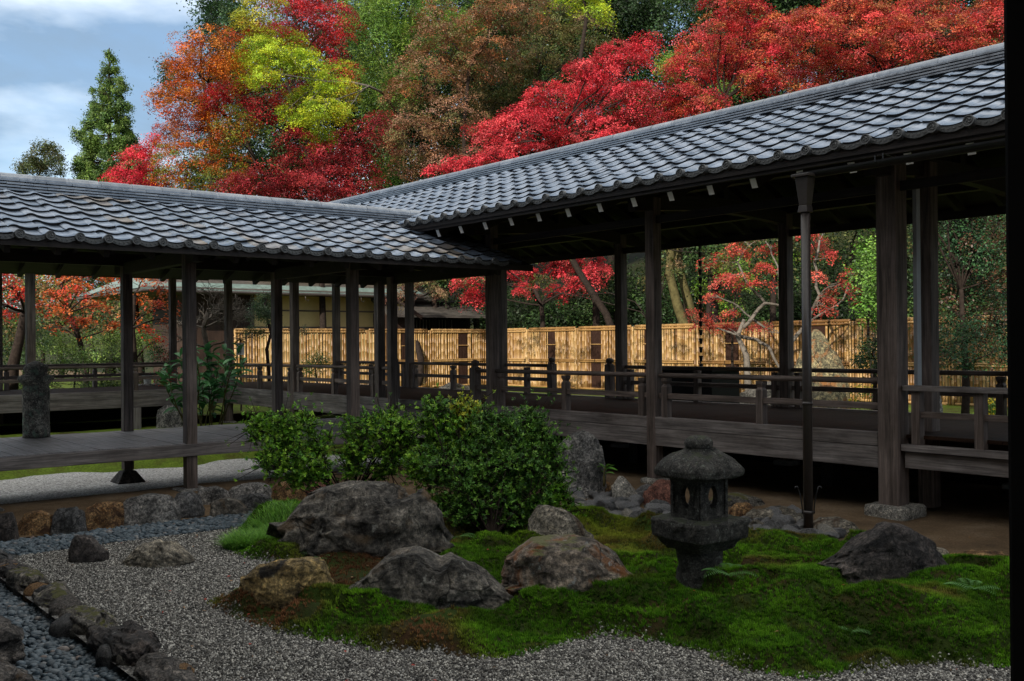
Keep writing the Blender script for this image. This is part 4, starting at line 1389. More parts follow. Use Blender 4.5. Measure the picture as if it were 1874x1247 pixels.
stone('cap', [(lz(872), .15), (lz(873), .20), (lz(868), .225), (lz(858), .228), (lz(850), .215), (lz(838), .175), (lz(828), .12), (lz(822), .085), (lz(819), .08)], 3.8, 4, 72, .017, rot=0)
stone('finial', [(lz(827), .055), (lz(822), .070), (lz(817), .084), (lz(811), .088), (lz(805), .082), (lz(801), .066), (lz(798), .042), (lz(796.5), .01)], 2, 6, 32, .006)

# stone pillar behind the low deck
pb = P(66, 700, Y=13.24)
pil = empty('stone_pillar', (pb.x, pb.y, -1.098), 'lichen-spotted round stone pillar with an onion-shaped top behind the low deck', 'stone pillar')
def pz(py): return P(66, py, Y=13.24).z + 1.098
pr = 13.24 / math.cos(R(14)) * .945 / FPX
stone('shaft', [(0.002, 22 * pr), (pz(760), 21.5 * pr), (pz(745), 21.5 * pr), (pz(742), 20.5 * pr), (pz(739), 21.5 * pr), (pz(712), 22 * pr), (pz(704), 20 * pr)], 2, 11, 40, .008, pil, 'r_pillar', 40)
stone('collar', [(pz(705), 20 * pr), (pz(700), 25 * pr), (pz(694), 29 * pr), (pz(689), 28 * pr), (pz(686), 20 * pr)], 2, 12, 40, .008, pil, 'r_pillar', 16)
stone('finial', [(pz(687), 19 * pr), (pz(682), 18 * pr), (pz(680), 20 * pr), (pz(672), 20 * pr), (pz(666), 13 * pr), (pz(661), 3 * pr)], 2, 13, 40, .006, pil, 'r_pillar', 20)

# ================================================================== rocks
M = MATS
make_rock('rock', 'long rugged black and grey boulder in front of the clipped bushes', [(523, 960), (540, 935), (560, 912), (600, 895), (660, 888), (720, 886), (775, 888), (790, 905), (812, 925), (815, 960)], 1013, M['r_dark'], .5, 6, 1, 1.35, 12, n=2.7)
make_rock('rock', 'yellow and brown mottled boulder low on the bare brown moss', [(447, 1060), (470, 1035), (500, 1024), (560, 1020), (592, 1028), (607, 1055)], 1106, M['r_ochre'], .6, 6, 2, 1.0, 9)
make_rock('rock', 'broad dark boulder with two humps between the yellow and the rust-stained ones', [(663, 1065), (690, 1035), (720, 1015), (765, 1008), (790, 1018), (808, 1028), (830, 1012), (870, 1022), (900, 1045), (932, 1085)], 1116, M['r_dark'], .5, 6, 3, .8, 7, n=2.8)
make_rock('rock', 'flat-topped boulder patched with rust, violet and grey lichen beside the lantern', [(925, 1025), (960, 1000), (975, 987), (1050, 986), (1090, 990), (1130, 1015), (1155, 1060)], 1080, M['r_orange'], .7, 6, 4, .7, 7, n=2.9)
make_rock('rock', 'grey and ochre split boulder behind the rust-stained flat one', [(970, 950), (985, 928), (1005, 925), (1035, 932), (1060, 950), (1077, 975)], 990, M['r_tan'], .7, 5, 5, .9, 8)
make_rock('rock', 'big black angular boulder on the moss near the right edge', [(1508, 1030), (1540, 1005), (1580, 975), (1618, 955), (1640, 958), (1680, 975), (1700, 985), (1725, 1015), (1745, 1055)], 1078, M['r_black'], .55, 6, 16, 1.1, 14, n=3.4, ground=-1.60)
make_rock('rock', 'upright grey standing stone between the bush and the walkway', [(1018, 830), (1030, 808), (1050, 796), (1070, 793), (1090, 800), (1103, 815), (1108, 850)], 908, M['r_grey'], .5, 5, 7, .7, 10, n=3.2)
make_rock('rock', 'small dark pyramid-shaped rock standing in the gravel', [(130, 1005), (137, 980), (150, 975), (170, 983), (185, 1000), (198, 1010)], 1031, M['r_black'], .7, 5, 8, .8, 9, n=2.4)
make_rock('rock', 'low olive-tan rock lying alone in the gravel', [(232, 1020), (255, 998), (285, 990), (320, 993), (335, 1003), (350, 1022)], 1038, M['r_tan'], .7, 5, 9, 1.0, 10, n=2.8)
edg = [('black stone', [(-20, 965), (0, 942), (22, 938), (33, 960)], 992, 'r_black', 'black rounded stone at the far left end of the edging row'),
       ('', [(34, 955), (45, 940), (70, 936), (97, 942), (98, 960)], 980, 'r_rust', 'golden-brown block in the edging row next to the black stone'),
       ('', [(98, 945), (105, 933), (140, 928), (155, 935), (156, 955)], 979, 'r_slate', 'smooth dark slate block between two golden blocks of the edging row'),
       ('', [(155, 940), (160, 923), (190, 920), (222, 922), (223, 945)], 970, 'r_rust', 'white-topped golden block in the edging row by the slate one'),
       ('', [(222, 935), (235, 913), (270, 905), (310, 908), (322, 930)], 964, 'r_grey', 'longest flat-faced grey block of the edging row'),
       ('', [(313, 920), (325, 903), (350, 901), (366, 910), (370, 930)], 947, 'r_slate', 'rounded grey edging stone under the front deck post'),
       ('', [(360, 908), (368, 893), (395, 890), (415, 895), (421, 912)], 922, 'r_grey', 'pale speckled stone right of the front deck post'),
       ('', [(385, 925), (392, 917), (415, 912), (440, 918), (455, 935)], 951, 'r_dark', 'low black spotted stone beside the blue pebbles'),
       ('', [(415, 900), (430, 888), (470, 884), (492, 890), (496, 905)], 915, 'r_grey', 'flat pale slab in the upper row of the edging'),
       ('', [(425, 925), (440, 905), (470, 902), (495, 908), (500, 925)], 938, 'r_slate', 'bluish-grey stone with white blotches in front of the flat slab'),
       ('', [(496, 905), (505, 886), (530, 882), (556, 888), (560, 905)], 928, 'r_rust', 'rust-coloured block in the edging row by the bush'),
       ('', [(558, 905), (565, 886), (590, 880), (620, 886), (630, 905)], 915, 'r_red', 'brownish-pink stone half hidden under the bush')]
for k, (_, ol, yb, mt, lb) in enumerate(edg):
    make_rock('edging_stone', lb, ol, yb, M[mt], .55, 4, 30 + k, .8, 7, ground=-1.63, group='edging stones below the low deck', n=4.0, cat='stone')
right = [([(1078, 890), (1085, 878), (1105, 876), (1118, 885), (1119, 895)], 908, 'r_rust', 'small orange cube-like stone at the foot of the standing stone'),
         ([(1122, 888), (1132, 874), (1140, 873), (1160, 890), (1172, 905)], 922, 'r_pale', 'whitish pointed stone among the crushed grey stones'),
         ([(1181, 900), (1190, 884), (1215, 879), (1235, 884), (1240, 900)], 926, 'r_red', 'brick-red rough block just behind the lantern'),
         ([(1160, 905), (1175, 890), (1192, 885), (1200, 895)], 905, 'r_slate', 'dark grey stone between the whitish and the red one'),
         ([(1186, 925), (1200, 915), (1222, 918), (1232, 930)], 938, 'r_slate', 'speckled grey stone under the red block'),
         ([(1300, 915), (1320, 905), (1350, 903), (1380, 907), (1394, 914)], 926, 'r_moss', 'low flat greenish slab on the earth behind the lantern'),
         ([(1335, 935), (1345, 922), (1370, 920), (1382, 932)], 950, 'r_rust', 'orange stone peeping out right of the lantern'),
         ([(1380, 940), (1395, 930), (1430, 928), (1465, 935), (1475, 945)], 958, 'r_tan', 'knobbly brown conglomerate stone left of the downpipe'),
         ([(1490, 958), (1505, 950), (1540, 948), (1570, 960)], 978, 'r_tan', 'low brown stone right of the downpipe'),
         ([(1065, 945), (1075, 936), (1100, 936), (1112, 944)], 952, 'r_rust', 'flat sandy stone at the edge of the moss behind the split boulder'),
         ([(1735, 1025), (1745, 1012), (1790, 1010), (1850, 1014), (1860, 1025)], 1052, 'r_rust', 'orange-brown slab at the right edge beyond the black boulder'),
         ([(1690, 1010), (1700, 1002), (1730, 1005), (1738, 1015)], 1030, 'r_tan', 'small tan stone just behind the black boulder')]
for k, (ol, yb, mt, lb) in enumerate(right):
    make_rock('stone', lb, ol, yb, M[mt], .8, 4, 60 + k, 1.0, 8, ground=-1.63, n=3.4, cat='stone')
# kerb of the gutter
kerb = [(330, 1235, 95, 40, 'r_kerb', 'rough brown kerb stone nearest to the bottom edge'), (262, 1178, 100, 62, 'r_black', 'black block of the gutter kerb below the moss-topped ones'),
        (215, 1123, 90, 48, 'r_moss', 'moss-topped kerb stone above the black block'), (165, 1082, 85, 45, 'r_moss', 'pale ridged kerb stone with green patches in the middle of the row'),
        (110, 1052, 80, 42, 'r_moss', 'thin flat kerb stone with a yellow-green end'), (68, 1035, 60, 35, 'r_black', 'dark slanting kerb stone in the upper part of the gutter row'),
        (30, 1012, 60, 30, 'r_slate', 'light grey rounded stone at the gutter corner'), (5, 985, 70, 26, 'r_rust', 'flat brown stone at the upper left corner of the gutter')]
sv_k = []
for k in range(4):
    V, F = ico(3)
    p = V / (np.abs(V) ** 3.2).sum(1)[:, None] ** (1 / 3.2)
    p = facet(p, np.random.default_rng(900 + k), 16, .7) * np.array([1.2, .9, .7])
    sv_k.append(mesh_np('kerb_chip', p, F, M[('r_kerb', 'r_moss', 'r_slate', 'r_rust')[k]]))
for k, (px, py, w, h, mt, lb) in enumerate(kerb):
    q = P(px, py, z=-1.58)
    d = q.dot(FWD)
    W = (w * 1.25) * d / FPX
    V, F = ico(5)
    p = V / (np.abs(V) ** 4).sum(1)[:, None] ** .25
    rs = np.random.default_rng(200 + k)
    for _ in range(8):
        nn = rs.normal(size=3); nn /= np.linalg.norm(nn)
        p = p - nn[None] * (np.maximum(p @ nn - rs.uniform(.75, .95), 0) * .9)[:, None]
    p = facet(p, rs, 24, .7)
    p = p * (1 + .22 * fbm(p * 1.6 + k * 5.1, 4) + .08 * fbm(p * np.array([3, 3, 9]) + k, 3, True))[:, None]
    p = p * np.array([.105, .28 if k < 6 else .20, .095 if k not in (1,) else .13])
    o = link('kerb_stone', mesh_np('kerb_stone', p, F, M[mt], smooth=True), None, (1.74 if k < 7 else 1.5, q.y, -1.63 + rs.uniform(-.01, .02)), (0, 0, rs.uniform(-.12, .12)))
    tag(o, lb, 'stone', 'kerb stones of the gutter')
for k in range(22):
    y = 4.2 + k * .19 + rnd.uniform(-.05, .05)
    o = link('kerb_chip', sv_k[k % 4], None, (1.74 + rnd.uniform(-.09, .07), y, -1.60 + rnd.uniform(-.02, .01)), (rnd.uniform(-.4, .4), rnd.uniform(-.4, .4), rnd.uniform(0, 6)))
    q = rnd.uniform(.05, .085); o.scale = (q, q, q)
    tag(o, 'small rough stone wedged between the larger stones of the gutter kerb', 'stone', 'filler stones of the gutter kerb')
inner = [((1.02, 5.25), 'r_kerb', 'large ridged pale-brown rock on the hall side of the pebbles'), ((1.08, 4.55), 'r_rust', 'reddish-brown rock at the bottom left by the pebbles'),
         ((1.12, 6.0), 'r_kerb', 'rough dark rock at the left edge beside the pebbles'), ((1.2, 4.05), 'r_kerb', 'violet-grey rock at the very bottom of the pebble gutter'), ((1.05, 6.75), 'r_black', 'black rock at the head of the pebble gutter')]
for k, ((x, y), mt, lb) in enumerate(inner):
    V, F = ico(5)
    p = V / (np.abs(V) ** 3.4).sum(1)[:, None] ** (1 / 3.4)
    rs = np.random.default_rng(300 + k)
    for _ in range(8):
        nn = rs.normal(size=3); nn /= np.linalg.norm(nn)
        p = p - nn[None] * (np.maximum(p @ nn - rs.uniform(.72, .95), 0) * .9)[:, None]
    p = facet(p, rs, 24, .7)
    p = p * (1 + .2 * fbm(p * 1.6 + k * 3.1, 4) + .10 * fbm(p * np.array([2, 2, 8]) + k, 3, True))[:, None]
    p = p * np.array([.20, .30, .13])
    o = link('rock', mesh_np('rock', p, F, M[mt], smooth=True), None, (x, y, -1.62), (0, 0, rs.uniform(-.4, .4)))
    tag(o, lb, 'rock')
# crushed grey stones along the walkway, one object each
sv = []
for k in range(7):
    V, F = ico(3)
    p = V / (np.abs(V) ** 3).sum(1)[:, None] ** (1 / 3)
    rs = np.random.default_rng(400 + k)
    for _ in range(11):
        nn = rs.normal(size=3); nn /= np.linalg.norm(nn)
        p = p - nn[None] * (np.maximum(p @ nn - rs.uniform(.6, .85), 0) * .95)[:, None]
    p = facet(p, rs, 24, .7)
    p = p * (1 + .10 * fbm(p * 2 + k * 5.1, 3))[:, None]
    p = p * np.array([rs.uniform(.8, 1.2), rs.uniform(.6, .95), rs.uniform(.5, .8)])
    sv.append(mesh_np('grey_stone', p, F, M[('r_stone', 'r_stone', 'r_pale', 'r_stone', 'r_slate', 'r_stone', 'r_tan')[k]]))
cs_ = [(1055, 925), (1070, 935), (1085, 925), (1100, 932), (1120, 940), (1095, 915), (1110, 920), (1130, 930), (1150, 935), (1165, 928), (1180, 940), (1140, 945), (1160, 948), (1105, 947), (1085, 945), (1195, 948),
       (1060, 915), (1075, 905), (1125, 915), (1150, 918), (1175, 915), (1205, 940), (1215, 950), (1185, 952), (1120, 952), (1090, 900), (1170, 955), (1225, 945), (1235, 935), (1062, 942), (1145, 928), (1190, 925)]
cs2 = [(1370, 962), (1385, 972), (1400, 962), (1415, 975), (1430, 965), (1445, 978), (1460, 968), (1390, 955), (1420, 953), (1450, 955), (1375, 980), (1405, 982), (1435, 985), (1500, 975), (1515, 985), (1492, 985), (1365, 972), (1440, 948), (1480, 990), (1530, 978)]
rs = np.random.default_rng(5)
for grp, pts_ in (('a', cs_), ('b', cs2)):
    for px, py in pts_:
        for rep in range(4):
            q = P(px + rs.uniform(-9, 9) + rep * 3, py + rs.uniform(-6, 6) - rep, z=-1.62)
            s = rs.uniform(.06, .115) * (1, .7, .5, .4)[rep]
            o = link('grey_stone', sv[rs.integers(7)], None, (q.x, q.y, -1.61 + s * .25), (rs.uniform(-.5, .5), rs.uniform(-.5, .5), rs.uniform(0, 6)))
            o.scale = (s, s, s)
            if grp == 'a': tag(o, 'loose crushed grey stone lying between the upright stone and the lantern', 'stone', 'crushed stones behind the lantern')
            else: tag(o, 'loose crushed grey stone lying around the foot of the downpipe', 'stone', 'crushed stones by the downpipe')
# far garden rocks
make_rock('rock', 'tall sunlit triangular rock with orange lichen before the bamboo fence', [(1450, 690), (1462, 640), (1480, 608), (1505, 607), (1525, 635), (1545, 665), (1552, 700)], 738, M['r_sun'], .6, 5, 90, .6, 8, ground=-1.6, n=3.2, d=22.5)
make_rock('rock', 'low pale rock at the foot of the triangular rock', [(1470, 722), (1480, 710), (1520, 706), (1545, 716)], 742, M['r_sun'], .8, 4, 91, 1, 8, ground=-1.6, d=19.5)
make_rock('rock', 'small grey mossy rock by the red maple trunk', [(1350, 722), (1375, 706), (1410, 700), (1432, 712)], 738, M['r_tan'], .8, 4, 92, 1, 8, ground=-1.6, d=21)
make_rock('rock', 'grey upright rock seen past the grey pipe', [(1693, 700), (1702, 688), (1712, 690), (1722, 725)], 755, M['r_grey'], .8, 4, 93, 1, 8, ground=-1.6, d=16.5)
make_rock('rock', 'flat grey rock by the fence seen through the near newel posts', [(800, 712), (825, 700), (850, 697), (862, 710)], 722, M['r_tan'], .8, 4, 94, 1, 8, ground=-1.6, d=27)
make_rock('rock', 'dim grey rock on the moss under the rear walkway', [(290, 752), (305, 742), (325, 742), (335, 752)], 768, M['r_grey'], .8, 4, 95, 1, 8, ground=-1.6, d=19.8)

# ================================================================== foliage
def leaf_quads(pos, nrm, size, col, aspect=0.55, kind='leaf'):
    n = len(pos)
    t = rg.normal(size=(n, 3))
    nrm = nrm / (np.linalg.norm(nrm, axis=1)[:, None] + 1e-9)
    t -= nrm * (t * nrm).sum(1)[:, None]
    t /= np.linalg.norm(t, axis=1)[:, None] + 1e-9
    b = np.cross(nrm, t)
    s = size[:, None]
    if kind == 'leaf':
        vs = [pos - t * s * .5, pos + b * s * .5 * aspect + nrm * s * .10, pos + t * s * .5, pos - b * s * .5 * aspect + nrm * s * .10]
        F = np.arange(n * 4).reshape(n, 4)
        V = np.stack(vs, 1).reshape(-1, 3)
        return V, F, np.repeat(col, 4, 0)
    # maple: three pointed lobes sharing a base
    vs = []
    for a in (-.95, 0, .95):
        d = t * math.cos(a) + b * math.sin(a)
        e = -t * math.sin(a) + b * math.cos(a)
        L = s * (.62 if a == 0 else .52)
        vs += [pos - t * s * .12, pos + d * L * .5 + e * s * .13 + nrm * s * .04, pos + d * L, pos + d * L * .5 - e * s * .13 + nrm * s * .04]
    V = np.stack(vs, 1).reshape(-1, 3)
    F = np.arange(n * 12).reshape(n * 3, 4)
    return V, F, np.repeat(col, 12, 0)

def blob_sprays(c, r, nspr, shell=.5, warp=.28, seed=0, up_bias=0.15):
    d = rg.normal(size=(nspr, 3))
    d[:, 2] += up_bias
    d /= np.linalg.norm(d, axis=1)[:, None]
    f = 1 - shell * rg.random(nspr) ** 1.6
    f = f * (1 + warp * fbm(d * 1.8 + seed * 7.7, 3) * 1.8)
    return np.asarray(c)[None] + d * np.asarray(r)[None] * f[:, None], d

DENS, NLM, LSZ = 1.45, 2.1, .9
def crown_arrays(blobs, pal, dens=1.0, spr=.38, nleaf=40, leaf=.085, flat=.22, droop=.8, kind='leaf', shell=.5, warp=.28, colvar=.22, aspect=.6, upf=1.0):
    """blobs: (centre, radii, palette key or None). pal: key -> list of colours"""
    P_, N_, S_, C_ = [], [], [], []
    ends = []
    for bi, (c, r, key) in enumerate(blobs):
        area = 4 * math.pi * ((r[0] * r[1]) ** 1.6 / 3 + (r[0] * r[2]) ** 1.6 / 3 + (r[1] * r[2]) ** 1.6 / 3) ** (1 / 1.6)
        ns = max(3, int(area / (math.pi * spr * spr) * 1.15 * dens * DENS))
        sp, d = blob_sprays(c, r, ns, shell, warp, bi + c[0])
        ends.append(sp)
        cl = np.array(pal[key or 0])
        ci = cl[rg.integers(0, len(cl), ns)]
        ci = ci * rg.uniform(.55, 1.25, (ns, 1))
        nl = int(nleaf * NLM)
        m = ns * nl
        nr = d * droop + np.array([0, 0, 1.0]) * upf + rg.normal(0, .22, (ns, 3))
        nr /= np.linalg.norm(nr, axis=1)[:, None]
        # disc of leaves round each spray centre
        a1 = np.cross(nr, np.array([0.3, 0.2, 0.9])); a1 /= np.linalg.norm(a1, axis=1)[:, None] + 1e-9
        a2 = np.cross(nr, a1)
        rr = spr * np.sqrt(rg.random((ns, nl))) * rg.uniform(.6, 1.35, (ns, 1))
        th = rg.uniform(0, 2 * np.pi, (ns, nl))
        lob = 1 + .35 * np.sin(th * 3 + rg.uniform(0, 6, (ns, 1)))
        rr = rr * lob
        off = a1[:, None] * (rr * np.cos(th))[..., None] + a2[:, None] * (rr * np.sin(th))[..., None] + nr[:, None] * rg.normal(0, flat * spr, (ns, nl))[..., None]
        off[..., 2] -= (rr ** 2) * .25 / spr
        pos = (sp[:, None] + off).reshape(m, 3)
        nn = np.repeat(nr, nl, 0) + rg.normal(0, .38, (m, 3))
        P_.append(pos); N_.append(nn); S_.append(LSZ * leaf * rg.uniform(.65, 1.25, m))
        cc = np.repeat(ci, nl, 0) * rg.uniform(1 - colvar, 1 + colvar, (m, 1)) * rg.uniform(.92, 1.08, (m, 3))
        C_.append(cc)
    P_, N_, S_, C_ = map(np.concatenate, (P_, N_, S_, C_))
    V, F, C = leaf_quads(P_, N_, S_, np.clip(C_, 0, .95), aspect, kind)
    return V, F, C, ends

def curve_pts(a, b, n=6, sag=.15, wob=.06, rs=rnd):
    a, b = Vector(a), Vector(b)
    L = (b - a).length
    out = []
    w1 = Vector((rs.uniform(-1, 1), rs.uniform(-1, 1), rs.uniform(-.5, .5))) * L * wob
    w2 = Vector((rs.uniform(-1, 1), rs.uniform(-1, 1), rs.uniform(-.5, .5))) * L * wob
    for i in range(n):
        t = i / (n - 1)
        p = a.lerp(b, t) + Vector((0, 0, L * sag * math.sin(math.pi * t))) + w1 * math.sin(math.pi * t) + w2 * math.sin(2 * math.pi * t)
        out.append(p)
    return out

NLEAF = [0]
LAST = [None, None]
def tree(name, label, cat, blobs_px, depth, pal, base=None, trunk_r=.16, bark='bark_dark', group=None, dens=1.0, spr=.38, nleaf=40, leaf=.085, flat=.16, droop=.6,
         kind='leaf', dz=.9, jit=.12, limbs=True, mat='leaf', trunk_path=None, twigs=6, limb_k=.26, world_blobs=None, **kw):
    """blobs_px: (px, py, rx, ry[, key]) traced on the photograph, each given its own distance near `depth`"""
    blobs = []
    for q in blobs_px:
        px, py, rx, ry = q[:4]
        key = q[4] if len(q) > 4 else None
        d = depth * (1 + rnd.uniform(-jit, jit) * .5)
        c = P(px, py, d=d)
        sx, sz = rx * d / FPX, ry * d / FPX
        blobs.append(((c.x, c.y, c.z), (sx, sx * dz, sz), key))
    if world_blobs: blobs = world_blobs
    cen = sum((Vector(b[0]) for b in blobs), Vector()) / len(blobs)
    if base is None:
        bx_, by_ = cen.x, cen.y
    else:
        q = P(base, 600, d=depth); bx_, by_ = q.x, q.y
    gz = hillz(bx_, by_) if bx_ > 23.6 else -1.62
    low = min(b[0][2] for b in blobs)
    root = empty(name, (bx_, by_, gz), label, cat, group)
    V, F, C, ends = crown_arrays(blobs, pal, dens, spr, nleaf, leaf, flat, droop, kind, **kw)
    NLEAF[0] += len(F)
    LAST[:] = [blobs, ends]
    o = link('crown', mesh_np('crown', V, F, MATS[mat], C), root)
    mb = MB()
    if trunk_path:
        tp = [P(px, py, d=depth + dd) for px, py, dd in trunk_path]
        tp[0].z = gz - .1
    else:
        top = Vector((cen.x, cen.y, max(low, gz + 1.0) * .5 + cen.z * .5))
        tp = curve_pts((bx_, by_, gz - .2), top, 7, .0, .05)
    m = len(tp)
    mb.tube(tp, [trunk_r * (1 - .55 * i / (m - 1)) for i in range(m)], 9)
    if limbs:
        for (c, r, key), sp in zip(blobs, ends):
            cv = Vector(c)
            # leave the trunk at its nearest sensible point
            st_ = min(tp[m // 3:], key=lambda v: (v - cv).length + max(0, v.z - cv.z) * 1.5)
            pts = curve_pts(st_, cv, 6, .03, .07)
            r0 = trunk_r * limb_k
            mb.tube(pts, [r0 * (1 - .65 * i / 5) for i in range(6)], 6, False)
            idx = rg.integers(0, len(sp), min(twigs, len(sp)))
            for j in idx:
                a = pts[rnd.choice((2, 3, 4, 5))]
                mb.tube(curve_pts(a, sp[j], 4, .03, .08), [r0 * .33, r0 * .25, r0 * .18, r0 * .08], 4, False)
    mb.build('trunk', MATS[bark], root, smooth=True)
    return root

ORANGE = [(.50, .10, .010), (.56, .16, .012), (.36, .05, .010), (.46, .17, .02), (.25, .06, .015)]
ORYEL = [(.34, .19, .02), (.42, .13, .015), (.20, .20, .02), (.40, .07, .012), (.14, .17, .02), (.10, .14, .02)]
YELGR = [(.46, .56, .03), (.36, .50, .035), (.54, .60, .035), (.24, .38, .03)]
CRIM = [(.42, .018, .03), (.33, .012, .022), (.50, .03, .035), (.24, .012, .018)]
DCRIM = [(.20, .014, .02), (.27, .018, .026), (.14, .012, .016), (.34, .03, .03)]
BRED = [(.62, .04, .06), (.54, .03, .045), (.66, .08, .09), (.40, .02, .03)]
RORG = [(.58, .06, .055), (.55, .10, .045), (.62, .07, .075), (.42, .04, .03), (.44, .15, .05), (.30, .05, .04)]
RUSS = [(.28, .12, .055), (.22, .11, .06), (.33, .13, .05), (.15, .12, .04), (.10, .12, .03), (.26, .15, .09)]
OLIVE = [(.12, .13, .035), (.16, .13, .045), (.08, .10, .025), (.20, .13, .06)]
BAMB = [(.12, .24, .03), (.18, .30, .04), (.08, .16, .025), (.22, .32, .05)]
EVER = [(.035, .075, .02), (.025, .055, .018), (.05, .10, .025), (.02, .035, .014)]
CEDAR = [(.08, .155, .035), (.12, .20, .04), (.05, .10, .025), (.15, .23, .045)]
def T(lb, blobs, depth, pal, name='maple_tree', cat='tree', **kw):
    return tree(name, lb, cat, blobs, depth, {0: pal} if isinstance(pal, list) else pal, **kw)

# dark evergreens clothing the hillside behind everything
eg = [(700, 120, 110, 110), (900, 60, 130, 110), (930, 260, 110, 90), (1110, 70, 130, 110), (1330, 60, 130, 110), (1560, 50, 140, 110), (1800, 30, 150, 120), (520, 150, 110, 110), (1120, 230, 120, 90), (480, 300, 130, 80),
      (760, 300, 110, 80), (1320, 190, 110, 70), (1050, -20, 140, 80), (1500, -30, 180, 70), (420, 60, 60, 90)]
for k, (px, py, rx, ry) in enumerate(eg):
    T('dark evergreen tree on the hillside, showing only as gaps between the coloured maples', [(px, py, rx, ry), (px - rx * .3, py + ry * .9, rx, ry), (px + rx * .4, py + ry * .7, rx * .9, ry)], 56 + (k % 3) * 2.5, EVER,
      'evergreen_tree', group='dark evergreens on the hillside', leaf=.20, nleaf=34, spr=.75, dens=1.15, flat=.5, droop=.8, shell=.35, twigs=0, trunk_r=.25)
T('dark blue-green conifer peeping out above the top of the orange maple', [(400, -10, 45, 40), (385, 30, 28, 30), (430, 40, 40, 40), (315, 130, 22, 28), (312, 170, 18, 40)], 50, [(.04, .09, .04), (.03, .07, .035), (.06, .11, .04)], 'conifer_tree', leaf=.15, nleaf=40, spr=.5, flat=.5, droop=.9, shell=.6)
for k, (px, py, rx, ry) in enumerate([(620, 20, 120, 90), (780, -20, 130, 90), (960, -30, 130, 90), (1150, -40, 130, 80), (1350, -50, 140, 80), (1560, -60, 150, 80), (1780, -60, 150, 80), (700, 200, 120, 90), (850, 180, 120, 100)]):
    T('dark evergreen tree on the hillside, showing only as gaps between the coloured maples', [(px, py, rx, ry), (px + 30, py + 60, rx, ry)], 68 + k % 2 * 3, EVER, 'evergreen_tree', group='dark evergreens on the hillside', leaf=.26, nleaf=30, spr=.95, dens=1.1, flat=.5, droop=.8, shell=.3, twigs=0, trunk_r=.25)
for k, (px, py, rx, ry) in enumerate([(1420, 420, 80, 50), (1560, 410, 80, 60), (1660, 430, 70, 70), (1760, 440, 90, 80), (1850, 480, 80, 90), (1640, 540, 60, 60), (1300, 430, 60, 40)]):
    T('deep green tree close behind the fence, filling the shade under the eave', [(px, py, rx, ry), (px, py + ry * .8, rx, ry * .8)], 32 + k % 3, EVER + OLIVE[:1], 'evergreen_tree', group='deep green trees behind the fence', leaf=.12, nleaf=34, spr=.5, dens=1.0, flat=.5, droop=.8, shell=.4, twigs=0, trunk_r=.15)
# green bamboo grove
T('light green feathery bamboo grove between the crimson and the russet trees', [(690, 40, 60, 60), (740, 100, 55, 60), (680, 120, 45, 70), (790, 30, 55, 45), (830, 50, 40, 40), (700, 200, 40, 50), (730, 160, 50, 40), (670, 10, 60, 40), (715, 340, 40, 60), (860, 40, 40, 30)], 47, BAMB,
  'bamboo_grove', 'bamboo', leaf=.22, nleaf=30, aspect=.2, spr=.5, flat=.45, droop=.9, shell=.7, bark='bark_moss', trunk_r=.08)
T('bright green bamboo tuft showing inside the vivid red maple', [(1220, 125, 32, 22), (1330, 165, 30, 15), (1240, 105, 20, 15)], 38, BAMB, 'bamboo_clump', 'bamboo', leaf=.18, nleaf=34, aspect=.2, spr=.4, flat=.4, droop=.9, shell=.8, trunk_r=.05)
# russet and olive trees of the middle
T('faded russet-brown maple filling the middle of the hillside', [(820, 90, 80, 55), (900, 60, 70, 60), (940, 15, 80, 40), (770, 140, 70, 45), (860, 130, 60, 40), (920, 110, 50, 40), (800, 30, 50, 40)], 44, {0: RUSS, 'o': OLIVE}, dens=.85)
T('brownish pink maple low above the roof junction', [(760, 240, 60, 45), (840, 210, 55, 40), (740, 300, 40, 35), (800, 290, 50, 35), (715, 250, 35, 40), (850, 290, 40, 25), (730, 190, 40, 30)], 41, [(.32, .15, .08), (.27, .12, .07), (.36, .2, .13), (.2, .12, .05), (.16, .15, .05)], dens=.8)
T('olive-green maple turning brown above the vivid red branches', [(1000, 90, 60, 60), (1080, 60, 50, 40), (950, 150, 60, 40), (880, 190, 50, 40), (1020, 30, 50, 40), (930, 200, 50, 30), (870, 250, 40, 30)], 46, {0: OLIVE}, dens=.95)
T('small lime-yellow crown at the top edge above the olive maple', [(1070, 5, 38, 18), (1095, 25, 30, 18), (1060, -15, 50, 20)], 40, YELGR, 'lime_tree', 'tree')
# crimson trees
T('deep crimson maple rising behind the lime-green tree', [(550, 40, 80, 40), (500, 70, 60, 35), (610, 30, 50, 35), (600, 90, 40, 40), (630, 130, 30, 30), (540, -5, 70, 25), (440, 175, 55, 25), (400, 185, 40, 20), (480, 200, 50, 30), (520, 150, 60, 40)], 43, {0: CRIM}, dens=.8)
T('dark crimson maple spread low along the rear roof ridge', [(560, 300, 60, 35), (480, 330, 70, 25), (620, 320, 70, 40), (560, 345, 70, 30), (660, 260, 50, 35), (690, 230, 35, 30), (540, 255, 40, 25), (600, 280, 50, 30), (670, 330, 45, 40), (450, 345, 60, 20), (640, 360, 60, 25)], 39, {0: DCRIM}, dens=.95)
T('scarlet maple low beside the tall green cedar', [(250, 300, 40, 35), (225, 325, 35, 20), (275, 270, 30, 25), (285, 325, 35, 30), (255, 345, 50, 20)], 40, [(.62, .03, .06), (.52, .02, .04), (.68, .06, .09)], dens=1.1)
